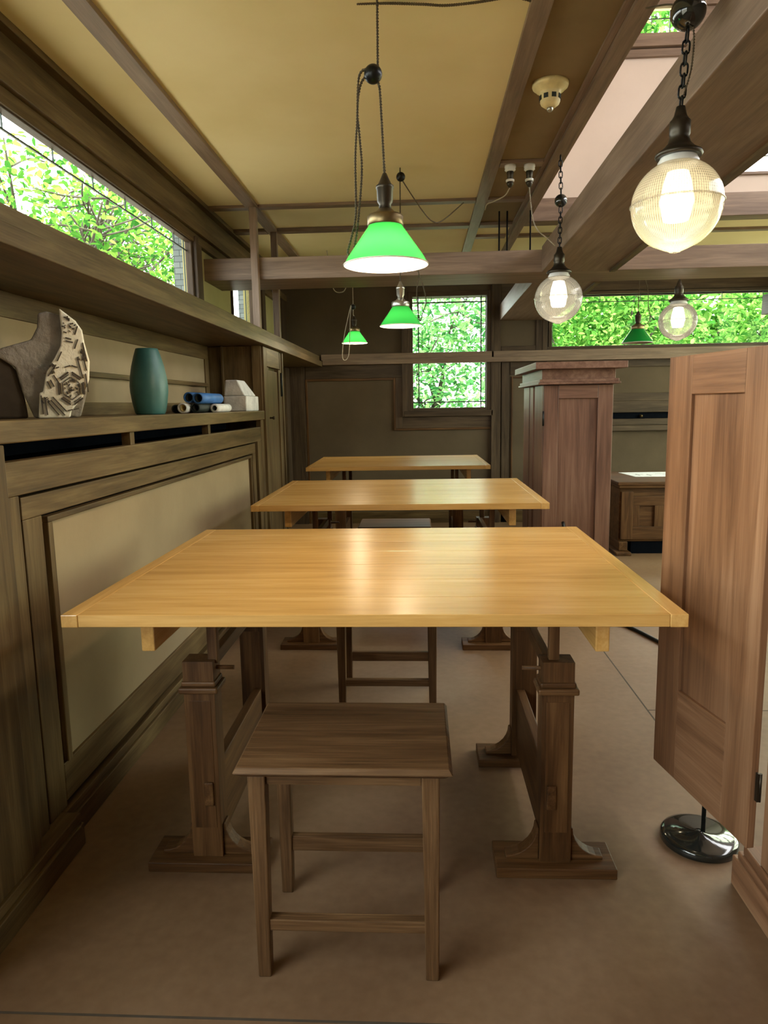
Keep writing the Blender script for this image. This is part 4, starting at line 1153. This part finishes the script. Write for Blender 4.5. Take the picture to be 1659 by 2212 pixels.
globe_lamp(0.772, 4.10, 1.868, 0.130, 'clear globe lamp hanging from a chain under the long beam, over the second table end', (0.768, 4.10, CZ - 0.03), (0.775, 4.10, 2.382, 0.034), 0.5)
globe_lamp(1.955, 5.62, 1.893, 0.140, 'small clear globe lamp in front of the wide far window', (1.955, 5.62, CZ), None, 0.4)

# loose cords, sockets, rods, smoke detector
b = helix(smooth([(-0.20, 2.62, CZ), (-0.10, 2.62, CZ - 0.003), (0.02, 2.618, CZ - 0.012), (0.10, 2.62, CZ - 0.018), (0.2, 2.62, CZ - 0.013), (0.32, 2.62, CZ - 0.003), (0.4, 2.63, CZ - 0.015)]), r=0.003)
tag(b.build('ceiling_cord', M['cord']), 'twisted cord swagged on the ceiling at the top of the picture', 'cord')
b = helix(smooth([(-0.80, 6.43, CZ), (-0.80, 6.6, 2.50), (-0.78, 6.7, 2.36), (-0.72, 6.7, 2.33), (-0.66, 6.62, 2.36), (-0.60, 6.47, 2.55), (-0.585, 6.46, CZ)]), r=0.003)
tag(b.build('swag_cord', M['pale_cord']), 'pale cord drooping below the cross beam beside the farthest green lamp', 'cord')
def lamp_socket(x, label, cord):
    t = thing('lamp_socket', (x, 4.272, CZ - 0.02), label, 'socket', 'porcelain ceiling sockets')
    z = CZ - 0.02
    MB().lathe([(0.031, 0), (0.032, -0.012), (0.029, -0.02), (0.031, -0.026), (0.024, -0.032), (0.02, -0.034)][::-1], (x, 4.272, z), 28).build('rosette', M['porcelain'], t)
    MB().lathe([(0.019, -0.032), (0.020, -0.04), (0.016, -0.07), (0.014, -0.075)][::-1], (x, 4.272, z), 24).build('shell', M['bronze'], t)
    MB().lathe([(0.015, -0.073), (0.024, -0.077), (0.024, -0.086), (0.015, -0.09)][::-1], (x, 4.272, z), 24).build('insulator', M['porcelain'], t)
    MB().lathe([(0.018, -0.088), (0.019, -0.10), (0.008, -0.118), (0.001, -0.12)][::-1], (x, 4.272, z), 24).build('plug', M['bronze'], t)
    helix(smooth(cord), r=0.002).build('cord', M['pale_cord'], t)
lamp_socket(0.521, 'left one of two porcelain sockets under the brown soffit', [(0.521, 4.272, CZ - 0.137), (0.50, 4.35, CZ - 0.16), (0.47, 4.6, CZ - 0.12), (0.45, 4.9, CZ - 0.06), (0.46, 5.15, CZ - 0.03)])
lamp_socket(0.629, 'right one of two porcelain sockets, trailing a long pale cord to the globe lamp', [(0.629, 4.272, CZ - 0.137), (0.638, 4.27, 2.42), (0.65, 4.26, 2.33), (0.672, 4.22, 2.26), (0.71, 4.17, 2.21), (0.752, 4.125, 2.155)])
for k, (x, y, dz, lab) in enumerate(((0.562, 5.2, 0.0, 'left thin black rod between ceiling and cross beam'), (0.617, 5.2, 0.0, 'middle thin black rod between ceiling and cross beam'), (0.777, 5.2, 0.06, 'right thin black rod above the cross beam, beside the long beam'))):
    b = MB().lathe([(0.006, 0.0), (0.012, 0.002), (0.012, 0.006), (0.006, 0.008), (0.006, CZ - BZ1 - 0.03)], (x, y, BZ1), 14)
    tag(b.build('hanger_rod', M['black']), lab, 'rod', 'hanger rods on the cross beam')
sd = thing('smoke_detector', (0.568, 3.29, CZ), 'cream smoke detector on the brown soffit', 'smoke detector')
MB().lathe([(0.001, -0.098), (0.02, -0.098), (0.026, -0.094), (0.038, -0.085), (0.042, -0.076), (0.044, -0.045), (0.048, -0.036), (0.060, -0.030), (0.066, -0.022), (0.074, -0.018), (0.077, -0.010), (0.077, 0)], (0.568, 3.29, CZ), 48).build('housing', M['cream'], sd)
for k in range(8):
    a = 2 * PI * k / 8 + 0.2
    c = Vector((0.568 + 0.0428 * math.cos(a), 3.29 + 0.0428 * math.sin(a), CZ - 0.060))
    MB().obox(c, (-math.sin(a), math.cos(a), 0), (0, 0, 1), (math.cos(a), math.sin(a), 0), 0.0095, 0.009, 0.0025).build('vent', M['dark_paper'], sd)
MB().sphere((0.568, 3.29, CZ - 0.101), 0.014, 20, 12).build('sensor', M['nickel'], sd)

# ------------------------------------------------------------------ outside
b = MB().box(-40, 40, -30, 60, -0.75, -0.6)
struct(b.build('ground', M['ground']))
b = MB().box(-1.785, LW - 0.055, 5.30, 5.62, -0.6, 2.75, 'z')
struct(b.build('wall_outside', M['shingle']), 'grey shingled pier outside the left clerestory', 'wall')
b = MB().box(-1.72, LW - 0.055, 6.9, 7.6, -0.6, 2.75, 'z')
struct(b.build('wall_outside', M['shingle']), 'grey shingled pier outside the short left window', 'wall')

b = MB().box(-1.98, LW - 0.055, -3.2, 8.6, 2.76, 2.86)
struct(b.build('sun_blocker', M['trim']), 'added unseen eave that keeps the sun off the left window reveals', 'roof')  # added out of view to block sun from reveals and shingled pier

def tree(label, base, trunk_h, crown, nleaf, leaf, seed, mat='leaf', nb=10, group='trees outside the windows'):
    """crown: list of (centre, radii) ellipsoids filled with single leaves"""
    rn = random.Random(seed)
    t = thing('tree', base, label, 'tree', group)
    B = Vector(base)
    b = MB().tube([B, B + Vector((0.05, 0.03, trunk_h * 0.5)), B + Vector((0.0, 0.1, trunk_h))], [0.13, 0.10, 0.07], 10)
    b.build('trunk', M['bark'], t)
    b = MB()
    for k in range(nb):
        c, rad = crown[k % len(crown)]
        p0 = B + Vector((0, 0.05, trunk_h * rn.uniform(0.6, 1.0)))
        p3 = Vector(c) + Vector([rad[q] * rn.uniform(-0.9, 0.9) for q in range(3)])
        mid = p0.lerp(p3, 0.5) + Vector((rn.uniform(-.2, .2), rn.uniform(-.2, .2), rn.uniform(0, .3)))
        pts = smooth([p0, p0.lerp(mid, 0.5) + Vector((rn.uniform(-.12, .12), rn.uniform(-.12, .12), rn.uniform(-.1, .1))), mid, mid.lerp(p3, 0.5) + Vector((rn.uniform(-.15, .15), rn.uniform(-.15, .15), rn.uniform(-.12, .12))), p3], 4)
        n = len(pts)
        b.tube(pts, [0.034 * (1 - i / n) + 0.006 for i in range(n)], 6)
        for q in range(4):
            i = rn.randrange(n // 2, n - 1)
            e = pts[i] + Vector((rn.uniform(-.6, .6), rn.uniform(-.6, .6), rn.uniform(-.25, .4)))
            b.tube(smooth([pts[i], pts[i].lerp(e, 0.5) + Vector((rn.uniform(-.08, .08), 0, rn.uniform(-.08, .08))), e], 3), [0.010] * 6 + [0.004], 5)
    b.build('branches', M['bark'], t)
    V, Fc, Gp = [], [], []
    tot = sum(r[0] * r[1] * r[2] for c, r in crown)
    for c, r in crown:
        for k in range(int(nleaf * r[0] * r[1] * r[2] / tot)):
            while True:
                q = Vector((rn.uniform(-1, 1), rn.uniform(-1, 1), rn.uniform(-1, 1)))
                if q.length < 1:
                    break
            p = Vector((c[0] + q.x * r[0], c[1] + q.y * r[1], c[2] + q.z * r[2]))
            u = Vector((rn.gauss(0, 1), rn.gauss(0, 1), rn.gauss(-0.3, 0.6))).normalized()
            n_ = Vector((rn.gauss(0, .8), rn.gauss(0, .8), 1)).normalized()
            w = u.cross(n_).normalized(); nn = w.cross(u)
            s = leaf * rn.uniform(0.6, 1.3)
            i0 = len(V)
            hue = rn.random()
            for (a, d, e) in ((0, 0, 0), (0.35, 0.28, 0.05), (0.75, 0.22, 0.04), (1.05, 0, -0.08), (0.75, -0.22, 0.04), (0.35, -0.28, 0.05)):
                V.append(tuple(p + u * s * a + w * s * d + nn * s * e)); Gp.append((hue, 0, 0))
            Fc.append((i0, i0 + 1, i0 + 2, i0 + 3)); Fc.append((i0, i0 + 3, i0 + 4, i0 + 5))
    b = MB(); b.v, b.f, b.g, b.sm = V, Fc, Gp, [False] * len(Fc)
    o = b.build('foliage', M[mat], t)
    return t
tree('broad leafy tree outside the long left clerestory window', (-4.5, 9.0, -0.6), 3.4, [((-3.7, 8.2, 3.25), (1.0, 2.3, 0.75)), ((-4.3, 11.2, 3.6), (1.2, 2.0, 1.1))], 6500, 0.088, 11, 'leaf_shade', nb=60)
tree('leafy tree outside the upright leaded window of the far wall', (0.2, 11.6, -0.6), 1.6, [((-0.2, 11.3, 1.5), (1.5, 0.7, 1.2)), ((0.6, 11.5, 2.9), (0.9, 0.7, 1.0))], 7800, 0.095, 21, 'leaf_cool')
tree('dense bright tree behind the left half of the wide window', (3.3, 13.0, -0.6), 1.7, [((3.3, 13.2, 2.1), (1.75, 0.95, 2.4))], 22000, 0.10, 31)
tree('dense bright tree behind the right half of the wide window', (6.75, 12.4, -0.6), 1.7, [((6.8, 12.6, 2.1), (1.75, 0.95, 2.4))], 22000, 0.10, 41)
tree('broad tree filling the gap behind the two window trees', (5.2, 17.0, -0.6), 1.7, [((5.2, 16.9, 2.2), (3.6, 0.8, 2.6))], 12000, 0.2, 71)
tree('tall tree high outside the small upper window', (6.0, 20.5, -0.6), 7.0, [((6.0, 20.5, 11.8), (2.6, 1.5, 2.6))], 4500, 0.2, 51)

# ------------------------------------------------------------------ light
w = bpy.data.worlds.new('sky'); sc.world = w; w.use_nodes = True
nt = w.node_tree
for n in list(nt.nodes):
    nt.nodes.remove(n)
o_ = nt.nodes.new('ShaderNodeOutputWorld'); bg = nt.nodes.new('ShaderNodeBackground')
bg.inputs['Color'].default_value = (0.98, 0.98, 0.98, 1); bg.inputs['Strength'].default_value = 5.0
nt.links.new(bg.outputs[0], o_.inputs['Surface'])

def portal(name, loc, rot, sx_, sy_):
    l = bpy.data.lights.new(name, 'AREA'); l.shape = 'RECTANGLE'; l.size = sx_; l.size_y = sy_
    l.cycles.is_portal = True
    o = bpy.data.objects.new(name, l); COL.objects.link(o); o.location = loc; o.rotation_euler = rot
# each portal's -z points into the room
portal('portal', (LW - 0.06, (W1[0] + W1[1]) / 2, (W1[2] + W1[3]) / 2), (0, -PI / 2, 0), W1[3] - W1[2], W1[1] - W1[0])
portal('portal', (LW - 0.06, (W0[0] + W0[1]) / 2, (W0[2] + W0[3]) / 2), (0, -PI / 2, 0), W0[3] - W0[2], W0[1] - W0[0])
portal('portal', (LW - 0.06, (W2[0] + W2[1]) / 2, (W2[2] + W2[3]) / 2), (0, -PI / 2, 0), W2[3] - W2[2], W2[1] - W2[0])
portal('portal', ((F[0] + F[1]) / 2, FY + 0.15, (F[2] + F[3]) / 2), (-PI / 2, 0, 0), F[1] - F[0], F[3] - F[2])
portal('portal', ((G[0] + G[1]) / 2, FY + 0.15, (G[2] + G[3]) / 2), (-PI / 2, 0, 0), G[1] - G[0], G[3] - G[2])
portal('portal', (RX + 0.14, (RWN[0] + RWN[1]) / 2, (RWN[2] + RWN[3]) / 2), (0, PI / 2, 0), RWN[3] - RWN[2], RWN[1] - RWN[0])
portal('portal', (RX + 0.14, (UR[0] + UR[1]) / 2, (UR[2] + UR[3]) / 2), (0, PI / 2, 0), UR[3] - UR[2], UR[1] - UR[0])
l = bpy.data.lights.new('sun', 'SUN'); l.energy = 3.2; l.angle = 0.02; l.color = (1.0, 0.95, 0.85)
o = bpy.data.objects.new('sun', l); COL.objects.link(o); o.rotation_euler = (math.radians(42), 0, 0)

sc.cycles.use_denoising = True
try:
    sc.cycles.denoiser = 'OPENIMAGEDENOISE'
except Exception:
    pass
sc.cycles.max_bounces = 10; sc.cycles.diffuse_bounces = 6; sc.cycles.transparent_max_bounces = 16
sc.cycles.sample_clamp_indirect = 6.0
sc.cycles.caustics_reflective = False; sc.cycles.caustics_refractive = False
sc.view_settings.view_transform = 'Standard'
sc.view_settings.look = 'None'
sc.view_settings.gamma = 1.0
sc.view_settings.use_curve_mapping = False
sc.view_settings.exposure = 1.15
